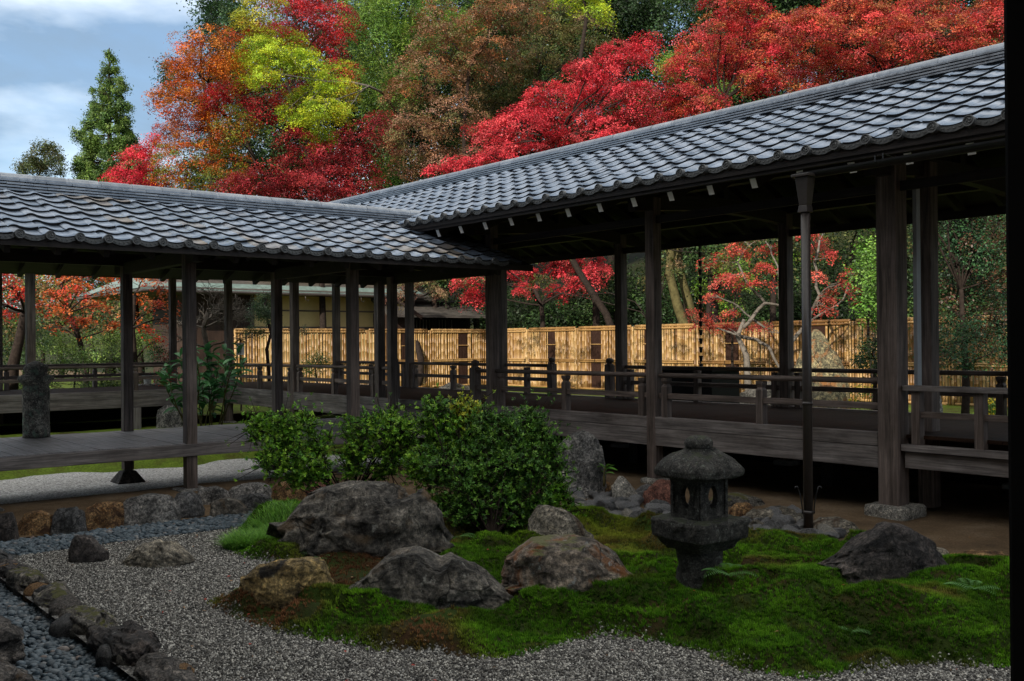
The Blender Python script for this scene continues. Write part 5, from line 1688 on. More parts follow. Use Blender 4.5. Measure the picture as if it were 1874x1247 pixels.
# orange tree
T('large orange maple fading to yellow-green lower down', [(390, 90, 65, 45), (430, 130, 55, 40), (345, 115, 45, 35), (310, 185, 40, 30), (345, 190, 55, 40), (370, 150, 60, 40), (315, 250, 45, 35), (370, 240, 60, 40), (330, 300, 50, 40, 'y'), (400, 280, 60, 40, 'y'), (430, 230, 45, 35, 'y'),
   (380, 330, 70, 35, 'y'), (300, 320, 30, 30), (430, 310, 40, 40, 'y'), (290, 175, 22, 12), (455, 40, 40, 25, 'g'), (480, 5, 45, 20, 'g')], 41, {0: ORANGE, 'y': ORYEL, 'g': [(.40, .36, .03), (.30, .33, .03)]}, dens=1.0, trunk_path=[(430, 600, 2), (440, 400, 2), (470, 300, 1), (440, 240, 1), (400, 200, 1), (380, 150, 1)], trunk_r=.12)
T('vivid lime-green and yellow tree standing in front of the crimson one', [(500, 65, 45, 22), (470, 90, 35, 28), (530, 90, 45, 30), (500, 110, 50, 28), (450, 130, 25, 30), (555, 115, 40, 25), (480, 140, 30, 20), (435, 155, 12, 14), (615, 130, 35, 22), (600, 150, 30, 20), (570, 170, 40, 18), (635, 165, 25, 20, 'y'),
   (540, 190, 30, 22), (590, 200, 40, 22), (560, 215, 40, 18), (625, 205, 25, 22, 'y'), (600, 160, 20, 12, 'y'), (590, 250, 32, 18), (585, 270, 22, 10), (520, 205, 12, 20)], 40.2, {0: YELGR, 'y': [(.55, .42, .03), (.40, .42, .03)]}, 'lime_tree', base=640, dens=1.1, leaf=.075, spr=.3, twigs=4, trunk_path=[(740, 560, 12), (745, 400, 11), (740, 300, 9), (735, 220, 7), (700, 170, 2), (675, 158, 0), (640, 150, 0), (590, 150, 0), (540, 130, 0)], bark='bark_pale', trunk_r=.07, limb_k=.4)
wb = []  # crown of an added, unseen tree, set towards the sun to dapple the fence
for k in range(26):
    fy, fz = 12.5 + k * .62 + rnd.uniform(-.3, .3), rnd.uniform(-1.5, .6)
    t_ = rnd.uniform(6.6, 8.6)
    q = Vector((23, fy, fz)) + Vector((sun_dir.x, sun_dir.y, sun_dir.z)) * (t_ / math.cos(SUN_EL))
    wb.append((tuple(q), (rnd.uniform(.35, .6), rnd.uniform(.35, .6), rnd.uniform(.16, .3)), 0))
T('added leafy tree, unseen behind the tall roof, whose boughs dapple the bamboo fence', [], 20.5, OLIVE, base=1199, trunk_path=[(1199, 720, 0), (1199, 600, 0), (1198, 450, 0), (1210, 380, 0)], trunk_r=.045, leaf=.075, spr=.2, nleaf=15, dens=.5, limb_k=.3, world_blobs=wb)
# vivid red maples of the right
T('vivid scarlet maple reaching down over the roof in layered sprays', [(1130, 105, 60, 28), (1180, 85, 28, 30), (1080, 130, 50, 25), (1020, 175, 55, 25), (1090, 175, 60, 28), (950, 225, 60, 24), (1020, 220, 50, 22), (890, 240, 40, 20), (930, 265, 45, 18), (1100, 225, 50, 25), (1160, 170, 50, 28), (1170, 215, 45, 22),
   (850, 300, 45, 14), (800, 310, 30, 10), (900, 285, 40, 12), (1040, 250, 40, 16), (975, 200, 40, 22), (1125, 245, 40, 14), (1000, 270, 40, 12)], 33, {0: BRED}, base=1150, leaf=.072, spr=.30, nleaf=44, dens=1.0, trunk_r=.15)
T('bright red maple in the middle of the row above the long roof', [(1260, 130, 60, 30), (1300, 90, 70, 30), (1250, 180, 60, 28), (1340, 120, 60, 30), (1240, 220, 50, 20), (1300, 190, 40, 20), (1320, 60, 50, 30), (1400, 100, 60, 30), (1420, 60, 60, 30), (1370, 30, 50, 30), (1390, 150, 60, 18), (1440, 140, 50, 18), (1210, 250, 40, 14), (1330, 5, 60, 20)], 34, {0: BRED[:3] + RORG}, leaf=.075, spr=.32, nleaf=42, dens=1.0)
T('orange-red maple at the right end of the hillside', [(1480, 90, 60, 35), (1520, 130, 60, 28), (1560, 80, 60, 35), (1600, 120, 60, 28), (1650, 70, 70, 40), (1700, 100, 60, 30), (1600, 40, 60, 30), (1740, 60, 60, 40), (1790, 40, 60, 40), (1500, 170, 50, 14), (1480, 40, 60, 30), (1680, 20, 70, 30), (1550, 15, 60, 25), (1780, 95, 50, 20), (1830, 20, 50, 40), (1450, 185, 40, 12), (1580, 160, 40, 12)], 34, {0: RORG}, leaf=.075, spr=.32, nleaf=42, dens=1.0)

# cedar and small pine against the sky
def conifer(lb, px_top, py_top, py_bot, half, depth, pal, nlay=16):
    base = P(px_top, py_bot, d=depth)
    root = empty('cedar_tree', (base.x, base.y, -1.62), lb, 'tree')
    blobs = []
    for k in range(nlay):
        t = (k + .5) / nlay
        py = py_top + (py_bot - py_top) * t
        w = half * (t ** .80) * (1 + .18 * math.sin(k * 2.3))
        nn = 1 if k < 1 else int(4 + 9 * t)
        for j in range(nn):
            a = 2 * math.pi * (j + rnd.random() * .7) / nn
            rad = w * rnd.uniform(.55, .95)
            dpx = rad * math.cos(a); dd = rad * math.sin(a) * depth / FPX
            d = depth + dd
            s = rnd.uniform(8, 15) * (.38 + .85 * t)
            c = P(px_top + dpx, py + rnd.uniform(-9, 9) + abs(rad) * .10, d=d)
            blobs.append(((c.x, c.y, c.z), (s * 1.15 * d / FPX, s * 1.15 * d / FPX, s * .95 * d / FPX), 0))
    V, F, C, ends = crown_arrays(blobs, {0: pal}, 1.1, .22, 26, .12, .6, 1.4, 'leaf', shell=.6, upf=.5)
    link('crown', mesh_np('crown', V, F, MATS['leaf'], C), root)
    mb = MB()
    tp = P(px_top, py_top + 4, d=depth)
    mb.tube([(base.x, base.y, -1.7), ((base.x + tp.x) / 2, (base.y + tp.y) / 2, tp.z * .5), tuple(tp)], [.32, .2, .03], 8)
    for (c, r, k_) in blobs:
        mb.tube([(tp.x, tp.y, c[2] - .3), c], [.05, .02], 4, False)
    mb.build('trunk', MATS['bark_dark'], root, smooth=True)
conifer('tall tapering green cedar with rounded foliage clumps against the sky', 200, 84, 395, 92, 58, CEDAR, 18)
T('small dark pine showing over the roof at the far left against the sky', [(80, 275, 25, 12), (60, 292, 22, 12), (100, 290, 20, 12), (75, 308, 40, 12), (45, 308, 12, 8), (95, 270, 12, 8)], 58, [(.09, .12, .04), (.06, .09, .035), (.13, .13, .06)], 'pine_tree', leaf=.14, spr=.35, nleaf=30, flat=.5, droop=.8, trunk_r=.12)

# trees seen under the roofs
T('pink-red maple boughs hanging over the bamboo fence between the near posts', [(860, 515, 30, 22), (870, 545, 25, 14), (950, 500, 35, 16), (960, 525, 22, 16), (1030, 495, 30, 14), (1090, 500, 28, 20), (1015, 535, 20, 16), (1060, 520, 25, 16), (1040, 470, 60, 14), (900, 480, 50, 16)], 38, {0: BRED[:3] + [(.74, .10, .10)]}, base=1000, leaf=.08, spr=.28, nleaf=40, dens=1.0)
T('pale russet maple spray over the dark shingled porch roof', [(735, 530, 25, 18), (780, 520, 25, 14), (720, 550, 12, 14), (800, 535, 20, 10)], 36, [(.26, .16, .09), (.2, .16, .07), (.3, .14, .1)], leaf=.07, spr=.25, dens=.8)
for k, (px, py, rx, ry, d) in enumerate([(800, 500, 60, 35, 44), (940, 570, 90, 40, 42), (1100, 540, 90, 60, 41), (1180, 560, 60, 50, 38), (1250, 500, 80, 60, 40), (1480, 520, 90, 60, 36), (1400, 560, 80, 50, 37), (1560, 560, 60, 50, 33), (1020, 590, 80, 25, 40)]):  # leaf colour kept dark to stand in for shade under the canopies
    T('green shrub coloured dark for shade behind the bamboo fence', [(px, py, rx, ry), (px + rx * .5, py + ry * .4, rx * .8, ry * .8)], d, EVER, 'shade_dark_shrub', 'shrub', group='dark shrubs behind the bamboo fence', leaf=.13, spr=.5, nleaf=36, dens=1.1, flat=.5, droop=.8, twigs=0, trunk_r=.08)
for k, (pts_, lb) in enumerate([([(1262, 620, 0), (1240, 560, 0), (1225, 500, 0), (1228, 440, 0)], 'leaning trunk with mossy bark behind the rain chain'), ([(1275, 620, 1), (1262, 560, 1), (1245, 500, 1), (1235, 430, 1)], 'second grey-brown trunk close behind the mossy leaning one')]):
    root = empty('tree', (P(pts_[0][0], 620, d=30 + k).x, P(pts_[0][0], 620, d=30 + k).y, -1.6), lb, 'tree')
    tp = [P(a, b, d=31 + c) for a, b, c in pts_]; tp = [Vector((tp[0].x, tp[0].y, -1.7))] + tp
    mb = MB(); mb.tube(tp, [.19, .17, .15, .13, .11], 10); mb.build('trunk', MATS['bark_moss'], root, smooth=True)
    V, F, C, e = crown_arrays([(tuple(tp[-1] + Vector((k * 1.0, 0, 1.2))), (1.6, 1.6, 1.0), 0)], {0: EVER}, leaf=.13, spr=.5, nleaf=30)
    link('crown', mesh_np('crown', V, F, MATS['leaf'], C), root)
# twisted red maple in front of the fence
PK = [(.58, .07, .055), (.50, .05, .05), (.62, .13, .09), (.45, .09, .05)]
mt = T('twisted pale-barked maple with sparse pinkish-red leaves before the bamboo fence', [(1310, 480, 30, 14), (1350, 460, 32, 12), (1400, 455, 30, 12), (1330, 510, 36, 12), (1400, 490, 30, 12), (1380, 520, 30, 10), (1290, 590, 30, 14), (1270, 575, 20, 8), (1330, 600, 30, 10), (1390, 600, 30, 10),
   (1500, 450, 25, 18), (1520, 470, 18, 12), (1495, 505, 20, 10), (1550, 500, 18, 8), (1520, 545, 28, 12), (1500, 570, 22, 10), (1545, 520, 20, 10), (1480, 430, 30, 12), (1340, 575, 20, 8), (1300, 545, 22, 8), (1360, 425, 40, 14), (1420, 400, 40, 16), (1330, 400, 40, 16), (1500, 395, 40, 16), (1460, 360, 50, 16), (1380, 350, 50, 18)], 24.5, {0: PK}, base=1372, leaf=.055, spr=.20, nleaf=34, dens=.75, kind='maple', shell=.9, warp=.6, limb_k=.16, limbs=False,
   bark='bark_pale', trunk_r=.10, trunk_path=[(1372, 735, 0), (1368, 690, 0), (1366, 650, 0), (1350, 615, 0), (1362, 585, 0)], twigs=5)
mb = MB()
nodes_ = []
mt_blobs, mt_ends = LAST
for pl, r0 in (([(1352, 615), (1385, 622), (1410, 640), (1438, 690), (1450, 735)], .05), ([(1440, 640), (1480, 590), (1500, 540), (1490, 480), (1500, 440)], .055), ([(1360, 600), (1400, 555), (1430, 560), (1445, 620)], .05), ([(1400, 555), (1370, 520), (1350, 480), (1370, 450)], .035),
               ([(1430, 560), (1425, 500), (1410, 455)], .035), ([(1480, 590), (1530, 560), (1560, 510)], .03), ([(1352, 615), (1310, 600), (1270, 590)], .03), ([(1400, 600), (1350, 560), (1310, 540)], .03)):
    pts_ = [P(a, b, d=24.5 + rnd.uniform(-.3, .3)) for a, b in pl]
    q = []
    for i in range(len(pts_) - 1):
        q += curve_pts(pts_[i], pts_[i + 1], 5, 0, .05)[:-1]
    q.append(pts_[-1])
    nodes_ += q
    mb.tube(q, [r0 * (1 - .6 * i / len(q)) for i in range(len(q))], 7)
for (c_, r_b, k_), sp_ in zip(mt_blobs, mt_ends):
    cv = Vector(c_)
    a_ = min(nodes_, key=lambda v: (v - cv).length)
    pl = curve_pts(a_, cv, 6, .04, .12)
    mb.tube(pl, [.018, .016, .013, .010, .008, .006], 6, False)
    for j in range(7):
        mb.tube(curve_pts(pl[rnd.choice((1, 2, 3, 4, 5))], sp_[rnd.randrange(len(sp_))], 4, .04, .12), [.006, .005, .004, .002], 4, False)
mb.build('limb', MATS['bark_pale'], mt, smooth=True)
T('bright green glossy camellia right of the twisted maple', [(1590, 460, 28, 24), (1575, 500, 22, 26), (1600, 530, 25, 28), (1585, 560, 18, 14), (1610, 480, 20, 40), (1595, 580, 20, 20)], 23, [(.14, .30, .04), (.10, .22, .03), (.20, .36, .06), (.06, .14, .02)], 'camellia_shrub', 'shrub', leaf=.075, spr=.2, nleaf=22, flat=.6, droop=1.0, mat='leaf_gloss', trunk_r=.05)
T('light green shrub glowing behind the left part of the twisted maple', [(1310, 490, 30, 30), (1290, 530, 22, 20), (1370, 500, 30, 30), (1430, 480, 25, 30), (1330, 560, 30, 14)], 27, [(.14, .28, .03), (.10, .20, .03), (.22, .34, .05)], 'green_shrub', 'shrub', leaf=.08, spr=.25, nleaf=24, flat=.5, dens=.55, droop=.8, mat='leaf_gloss', trunk_r=.05)
T('big dark glossy evergreen with reddish twigs right of the thick post', [(1740, 420, 60, 40), (1800, 440, 50, 50), (1760, 500, 70, 50), (1730, 560, 50, 50), (1800, 560, 60, 60), (1750, 630, 70, 40), (1820, 640, 50, 40), (1780, 400, 60, 30), (1860, 500, 50, 90), (1760, 330, 80, 50), (1800, 250, 80, 50), (1850, 330, 80, 60), (1720, 270, 60, 50), (1700, 320, 90, 50), (1650, 270, 80, 50), (1600, 240, 80, 40)], 17.5, [(.03, .085, .035), (.045, .11, .04), (.02, .05, .025), (.10, .05, .03)], 'evergreen_tree', leaf=.055, spr=.22, nleaf=32, flat=.5, droop=.8, dens=1.35, mat='leaf_gloss', trunk_r=.08, twigs=3, shell=.45, colvar=.4)
T('dark pine bough reaching in beside the thick post', [(1600, 640, 30, 14), (1580, 655, 25, 10), (1615, 670, 25, 12), (1610, 620, 18, 14)], 18, EVER + CEDAR[2:3], 'pine_tree', leaf=.06, spr=.16, nleaf=26, flat=.5, droop=.8, trunk_r=.06)
# courtyard beyond the rear walkway
OR2 = [(.50, .06, .02), (.55, .12, .025), (.42, .04, .02), (.58, .18, .05), (.36, .10, .03)]
kw2 = dict(leaf=.085, spr=.24, nleaf=17, kind='maple', shell=1.0, dens=.68, warp=.6, twigs=8)
T('thin-stemmed orange-red maple forking low behind the rear railing', [(100, 540, 35, 16), (140, 530, 40, 18), (180, 560, 35, 16), (110, 570, 30, 14), (160, 590, 35, 14), (200, 530, 30, 18), (90, 600, 20, 8), (205, 600, 25, 12), (130, 505, 60, 14), (195, 505, 40, 14), (70, 560, 20, 20)], 25.5, OR2, base=160, trunk_r=.09,
  trunk_path=[(160, 720, 0), (157, 670, 0), (145, 620, 0), (125, 570, 0), (112, 520, 0)], **kw2)
T('orange maple with a grey trunk before the copper-roofed house', [(250, 545, 25, 16), (290, 560, 28, 16), (310, 590, 20, 14), (255, 600, 28, 14), (290, 620, 20, 10), (300, 530, 25, 14), (235, 580, 15, 18), (270, 505, 50, 12)], 25, OR2, base=248, trunk_r=.10, trunk_path=[(248, 720, 0), (246, 660, 0), (242, 600, 0), (246, 540, 0)], **kw2)
T('crimson maple with a thick leaning trunk at the far left edge', [(15, 525, 30, 16), (25, 550, 26, 14), (10, 575, 25, 14), (-20, 560, 30, 20), (35, 535, 14, 16), (0, 510, 40, 12)], 24, [(.55, .03, .03), (.60, .07, .02), (.44, .03, .03)], base=18, trunk_r=.17, trunk_path=[(18, 720, 0), (24, 670, 0), (36, 620, 0), (44, 570, 0)], **kw2)
for lb, bl, d, pl in (('clipped dark green azalea mound right of the forking maple stem', [(130, 660, 35, 22), (180, 650, 35, 20), (105, 680, 25, 16)], 24, CEDAR),
                      ('second clipped azalea mound between the two courtyard maples', [(210, 665, 26, 22), (230, 650, 22, 16)], 24.5, CEDAR[2:] + EVER[:1]),
                      ('dark bush filling the space by the leaning trunk', [(20, 630, 35, 30), (75, 620, 28, 25), (60, 660, 25, 20)], 26, EVER),
                      ('bright yellow-green bushes glowing in the background of the courtyard', [(110, 630, 50, 20), (190, 620, 40, 14), (220, 640, 40, 14), (265, 625, 25, 20), (240, 610, 30, 14)], 31, [(.07, .12, .02), (.05, .09, .015), (.11, .16, .03)]),
                      ('red-flecked green bush left of the broad-leaved shrub', [(300, 660, 26, 20), (290, 640, 16, 10), (310, 690, 20, 16)], 22.9, [(.07, .16, .06), (.05, .12, .05), (.09, .2, .07), (.42, .05, .05)]),
                      ('low round green bush before the fence seen between two posts', [(583, 662, 24, 14), (570, 672, 16, 10)], 26.5, CEDAR[2:]),
                      ('low dark plants under the rear railing', [(60, 705, 50, 10), (200, 705, 60, 10), (300, 715, 40, 8)], 23.6, CEDAR[2:] + EVER[:1])):
    T(lb, bl, d, pl, 'azalea_bush' if 'azalea' in lb else 'green_bush', 'bush', leaf=.06, spr=.20, nleaf=26, flat=.5, droop=.9, trunk_r=.04, mat='leaf', dz=.8)
# tree-lined background far left
for k, (px, py, rx, ry) in enumerate([(-20, 560, 70, 60), (90, 560, 80, 60), (220, 560, 80, 50), (330, 520, 60, 40), (-60, 620, 80, 40), (30, 500, 90, 40), (150, 505, 90, 40), (270, 500, 70, 30)]):
    T('hazy green tree at the back of the rear courtyard', [(px, py, rx, ry), (px + 30, py + 30, rx * .8, ry * .7)], 44 + k, OLIVE + EVER[:2] + [(.16, .24, .05)], 'green_tree', group='green trees behind the courtyard', leaf=.16, spr=.55, nleaf=26, flat=.5, droop=.8, twigs=0, dens=.8)
# little garden pine and gnarled bare tree
T('small cloud-pruned garden pine before the bamboo fence', [(478, 560, 24, 9), (488, 545, 16, 8), (470, 578, 16, 7), (465, 608, 18, 7), (500, 590, 12, 6), (560, 608, 8, 8), (486, 572, 22, 8)], 26, [(.06, .11, .05), (.05, .09, .05), (.09, .14, .06)], 'pine_tree', leaf=.05, spr=.14, nleaf=40, flat=.5, droop=.6, base=494, bark='bark_dark', trunk_r=.055,
  trunk_path=[(494, 730, 0), (492, 680, 0), (488, 640, 0), (496, 610, 0), (488, 580, 0), (484, 555, 0)])
gt = empty('bare_tree', (P(388, 700, d=25).x, P(388, 700, d=25).y, -1.6), 'gnarled leafless tree with pale lichen-covered branches by the wooden house wall', 'tree')
mb = MB()
tp = [P(a, b, d=25) for a, b in ((388, 740), (385, 690), (380, 640), (372, 600), (380, 570))]
tp[0].z = -1.65
mb.tube(tp, [.09, .085, .075, .06, .04], 8)
def twig(a, d, L, r, lev):
    b = a + d * L
    pts_ = curve_pts(a, b, 4, .0, .12)
    mb.tube(pts_, [r, r * .85, r * .7, r * .55], 5, False)
    if lev:
        for _ in range(3):
            nd = (d + Vector((rnd.uniform(-.9, .9), rnd.uniform(-.9, .9), rnd.uniform(-.5, .7)))).normalized()
            twig(pts_[rnd.choice((2, 3))], nd, L * .68, r * .6, lev - 1)
for _ in range(9):
    twig(tp[rnd.choice((2, 3, 4))], Vector((rnd.uniform(-1, 1), rnd.uniform(-1, 1), rnd.uniform(-.1, .9))).normalized(), .55, .028, 4)
mb.build('trunk', MATS['bark_pale'], gt, smooth=True)

# ---- clipped azaleas of the garden: rosettes of small leaves at twig tips
def rosette_bush(name, label, blobs, pal, tips_per_m2=760, leaf=.028, stems=10, base=None, nl=9, mat='leaf_gloss', warp=.72):
    root = None
    PS, NS, SS, CS_ = [], [], [], []
    mb = MB()
    bs = base
    root = empty(name, tuple(bs), label, 'bush')
    nb = []
    for (px, py, rx, ry, d, key) in blobs:
        nb.append((px, py, rx * .72, ry * .72, d, key))
        for j in range(7):
            a = rnd.uniform(0, 6.28); e = rnd.uniform(-1, 1)
            q = rnd.uniform(.3, .52)
            nb.append((px + math.cos(a) * rx * .78, py + math.sin(a) * ry * .72, rx * q, ry * q, d + e * rx * d / FPX * .7, key))
    blobs = nb
    for bi, (px, py, rx, ry, d, key) in enumerate(blobs):
        c = P(px, py, d=d); sx, sz = rx * d / FPX, ry * d / FPX
        area = 4 * math.pi * (sx * sz + sx * sx) / 2
        nt = int(area * tips_per_m2)
        sp, dr = blob_sprays(c, (sx, sx * .9, sz), nt, .35, warp, bi * 3.3 + px)
        # ragged shoots
        sp = sp + dr * (rg.random((nt, 1)) ** 6 * .22)
        ax = dr + np.array([0, 0, .7]) + rg.normal(0, .25, (nt, 3))
        ax /= np.linalg.norm(ax, axis=1)[:, None]
        a1 = np.cross(ax, np.array([.31, .2, .5])); a1 /= np.linalg.norm(a1, axis=1)[:, None]
        a2 = np.cross(ax, a1)
        cl = np.array(pal[key])
        cc = cl[rg.integers(0, len(cl), nt)] * rg.uniform(.55, 1.35, (nt, 1))
        for j in range(nl):
            t = j * 2.4 + rg.uniform(0, 6.28, nt)
            el = rg.uniform(.2, 1.1, nt)
            dd = (a1 * np.cos(t)[:, None] + a2 * np.sin(t)[:, None]) * np.cos(el)[:, None] + ax * np.sin(el)[:, None]
            sd = np.cross(dd, ax); sd /= np.linalg.norm(sd, axis=1)[:, None] + 1e-9
            L = leaf * rg.uniform(.7, 1.25, nt)[:, None]
            o_ = sp - ax * (j % 3) * leaf * .35
            nr = np.cross(sd, dd)
            q = np.stack([o_, o_ + dd * L * .55 + sd * L * .2 + nr * L * .05, o_ + dd * L, o_ + dd * L * .55 - sd * L * .2 + nr * L * .05], 1)
            PS.append(q.reshape(-1, 3)); CS_.append(np.repeat(cc * rg.uniform(.8, 1.2, (nt, 1)), 4, 0))
        for j in range(1 if bi % 3 == 0 else 0):
            e = Vector(sp[rg.integers(0, nt)])
            mid = Vector(bs).lerp(c, .6) + Vector((rnd.uniform(-.1, .1), rnd.uniform(-.1, .1), 0))
            mb.tube([tuple(bs), tuple(mid), tuple(mid.lerp(c, .7)), tuple(e)], [.009, .006, .004, .0015], 5, False)
        for j in range(stems * 5):
            e = Vector(sp[rg.integers(0, nt)])
            mb.tube([tuple(c.lerp(e, rnd.uniform(.1, .5))), tuple(e)], [.004, .0015], 4, False)
    V = np.concatenate(PS); C = np.clip(np.concatenate(CS_), 0, .95)
    F = np.arange(len(V)).reshape(-1, 4)
    NLEAF[0] += len(F)
    link('foliage', mesh_np('foliage', V, F, MATS[mat], C), root)
    mb.build('stem', MATS['bark_dark'], root, smooth=True)
    return root
AZ = [(.12, .28, .022), (.17, .37, .03), (.06, .17, .02), (.28, .48, .045)]
AZD = [(.065, .17, .025), (.10, .24, .03), (.04, .11, .018), (.18, .35, .045)]
AZY = [(.40, .46, .04), (.28, .40, .04), (.5, .5, .05)]
dB = 9.3
rosette_bush('azalea_bush', 'wide light-green azalea with ragged shoots in front of the low deck', [(492, 792, 38, 26, dB, 0), (540, 784, 36, 30, dB - .1, 0), (520, 835, 44, 36, dB - .2, 0), (572, 858, 38, 22, dB - .2, 0), (585, 812, 24, 30, dB + .1, 0), (548, 880, 22, 12, dB - .2, 0), (655, 788, 36, 28, dB + .1, 0), (706, 782, 38, 26, dB, 0), (664, 828, 34, 24, dB, 0), (724, 822, 24, 30, dB - .1, 0), (700, 862, 20, 14, dB, 0), (640, 862, 22, 12, dB, 0), (748, 800, 14, 22, dB, 0)],
             {0: AZ}, base=P(640, 925, z=-1.6))
dB = 8.9
rosette_bush('azalea_bush', 'large dense dark-green azalea behind the boulder with yellowish shoots on top', [(800, 770, 30, 28, dB, 0), (830, 800, 45, 40, dB, 0), (780, 850, 32, 40, dB, 0), (850, 745, 20, 14, dB, 1), (860, 765, 22, 16, dB, 1), (800, 745, 22, 12, dB, 2), (900, 800, 50, 45, dB - .2, 2), (950, 790, 45, 40, dB, 2), (980, 830, 38, 45, dB, 2), (900, 860, 60, 50, dB - .4, 2), (960, 880, 50, 40, dB - .3, 2), (860, 920, 45, 40, dB - .5, 2), (920, 930, 50, 35, dB - .5, 2), (1000, 860, 30, 30, dB, 2), (840, 870, 50, 50, dB - .3, 2)],
             {0: AZ, 1: AZY, 2: AZD}, base=P(900, 985, z=-1.58))
rosette_bush('azalea_bush', 'small low azalea tuft at the foot of the standing stone', [(1010, 905, 28, 20, 8.7, 0), (985, 920, 25, 18, 8.6, 0), (1030, 915, 18, 14, 8.7, 0)], {0: AZ[:3]}, base=P(1000, 940, z=-1.6), stems=5)

# ---- grass clump, ferns, broad-leaved plants
def blades(name, label, cat, c, rad, n, L, w, pal, lean=.8, mat='leaf', z0=None):
    t = rg.uniform(0, 6.28, n); rr = rad * np.sqrt(rg.random(n))
    x = c[0] + rr * np.cos(t) * 1.25; y = c[1] + rr * np.sin(t)
    z = hgt(x, y) if z0 is None else np.full(n, z0)
    dirx = np.cos(t) * .8 + rg.normal(0, .6, n); diry = np.sin(t) * .8 + rg.normal(0, .6, n)
    nn = np.hypot(dirx, diry) + 1e-6; dirx /= nn; diry /= nn
    ln = L * rg.uniform(.6, 1.2, n); le = lean * rg.uniform(.5, 1.2, n)
    V = []
    K = 5
    for k in range(K):
        s = k / (K - 1)
        h = ln * (s - .45 * le * s ** 2); o = ln * le * s ** 1.8 * .8
        px_, py_, pz_ = x + dirx * o, y + diry * o, z + h
        ww = w * (1 - s ** 1.5) + .0004
        V += [np.stack([px_ - diry * ww, py_ + dirx * ww, pz_], 1), np.stack([px_ + diry * ww, py_ - dirx * ww, pz_], 1)]
    V = np.stack(V, 1)
    F = []
    base = np.arange(n)[:, None] * (2 * K)
    for k in range(K - 1):
        F.append(base + np.array([[2 * k, 2 * k + 1, 2 * k + 3, 2 * k + 2]]))
    F = np.concatenate(F)
    cl = np.array(pal)[rg.integers(0, len(pal), n)] * rg.uniform(.6, 1.3, (n, 1))
    o = link(name, mesh_np(name, V.reshape(-1, 3), F, MATS[mat], np.repeat(cl, 2 * K, 0)))
    return tag(o, label, cat)
for k, (px, py, rd) in enumerate([(500, 985, .26), (455, 1000, .16)]):
    c = PG(px, py)
    blades('grass_tuft', ['soft arching tuft of fine green grass left of the long boulder', 'smaller fine grass tuft spilling onto the gravel'][k], 'grass', c, rd, 4200 if k == 0 else 1500, .14, .0024, [(.16, .36, .05), (.22, .44, .06), (.10, .26, .04)], 1.1)
def fern(px, py, label, L=.2, nf=6, z=None, az0=None):
    c = PG(px, py) if z is None else Vector(z)
    root = empty('fern', tuple(c), label, 'fern')
    for k in range(nf):
        a = (az0 if az0 is not None else 0) + k * 2 * math.pi / nf + rnd.uniform(-.4, .4)
        V, F = [], []
        n = 15
        Lk = L * rnd.uniform(.7, 1.1)
        dx, dy = math.cos(a), math.sin(a)
        for i in range(n):
            s = (i + 1) / n
            o = Lk * s; h = Lk * (.75 * s - .65 * s * s)
            w = Lk * .26 * math.sin(math.pi * min(1, s * .88 + .12)) ** .8
            p = Vector((dx * o, dy * o, h))
            for sg in (-1, 1):
                tip = p + Vector((-dy * sg * w + dx * w * .35, dx * sg * w + dy * w * .35, -.012))
                b = len(V)
                e = Vector((dx, dy, .2)) * Lk * .022
                V += [tuple(p - e), tuple((p + tip) / 2 - e * .8), tuple(tip), tuple((p + tip) / 2 + e * .8)]
                F.append((b, b + 1, b + 2, b + 3))
        cc = np.tile(np.array([[.16, .36, .11]]) * rnd.uniform(.7, 1.2), (len(V), 1))
        me = mesh_np('frond', np.array(V), np.array(F), MATS['leaf'], cc)
        link('frond', me, root, (0, 0, 0))
fern(835, 985, 'arching fern at the right end of the long boulder', .22, 6)
fern(690, 990, 'small dark fern tucked in front of the long boulder', .16, 5)
fern(565, 1015, 'low fern spreading above the yellow boulder', .18, 5)
fern(588, 1022, 'tiny bright fern between the long boulder and the yellow one', .09, 5)
fern(1335, 1055, 'fern growing at the right foot of the stone lantern', .20, 6)
fern(1575, 1068, 'little pale fern in front of the black boulder', .09, 5)
fern(1560, 1155, 'small fern on the big front moss mound', .11, 5)
fern(1780, 1080, 'fern in the shade right of the black boulder', .20, 6)
fern(1270, 1082, 'tiny fern at the front foot of the lantern', .06, 5)
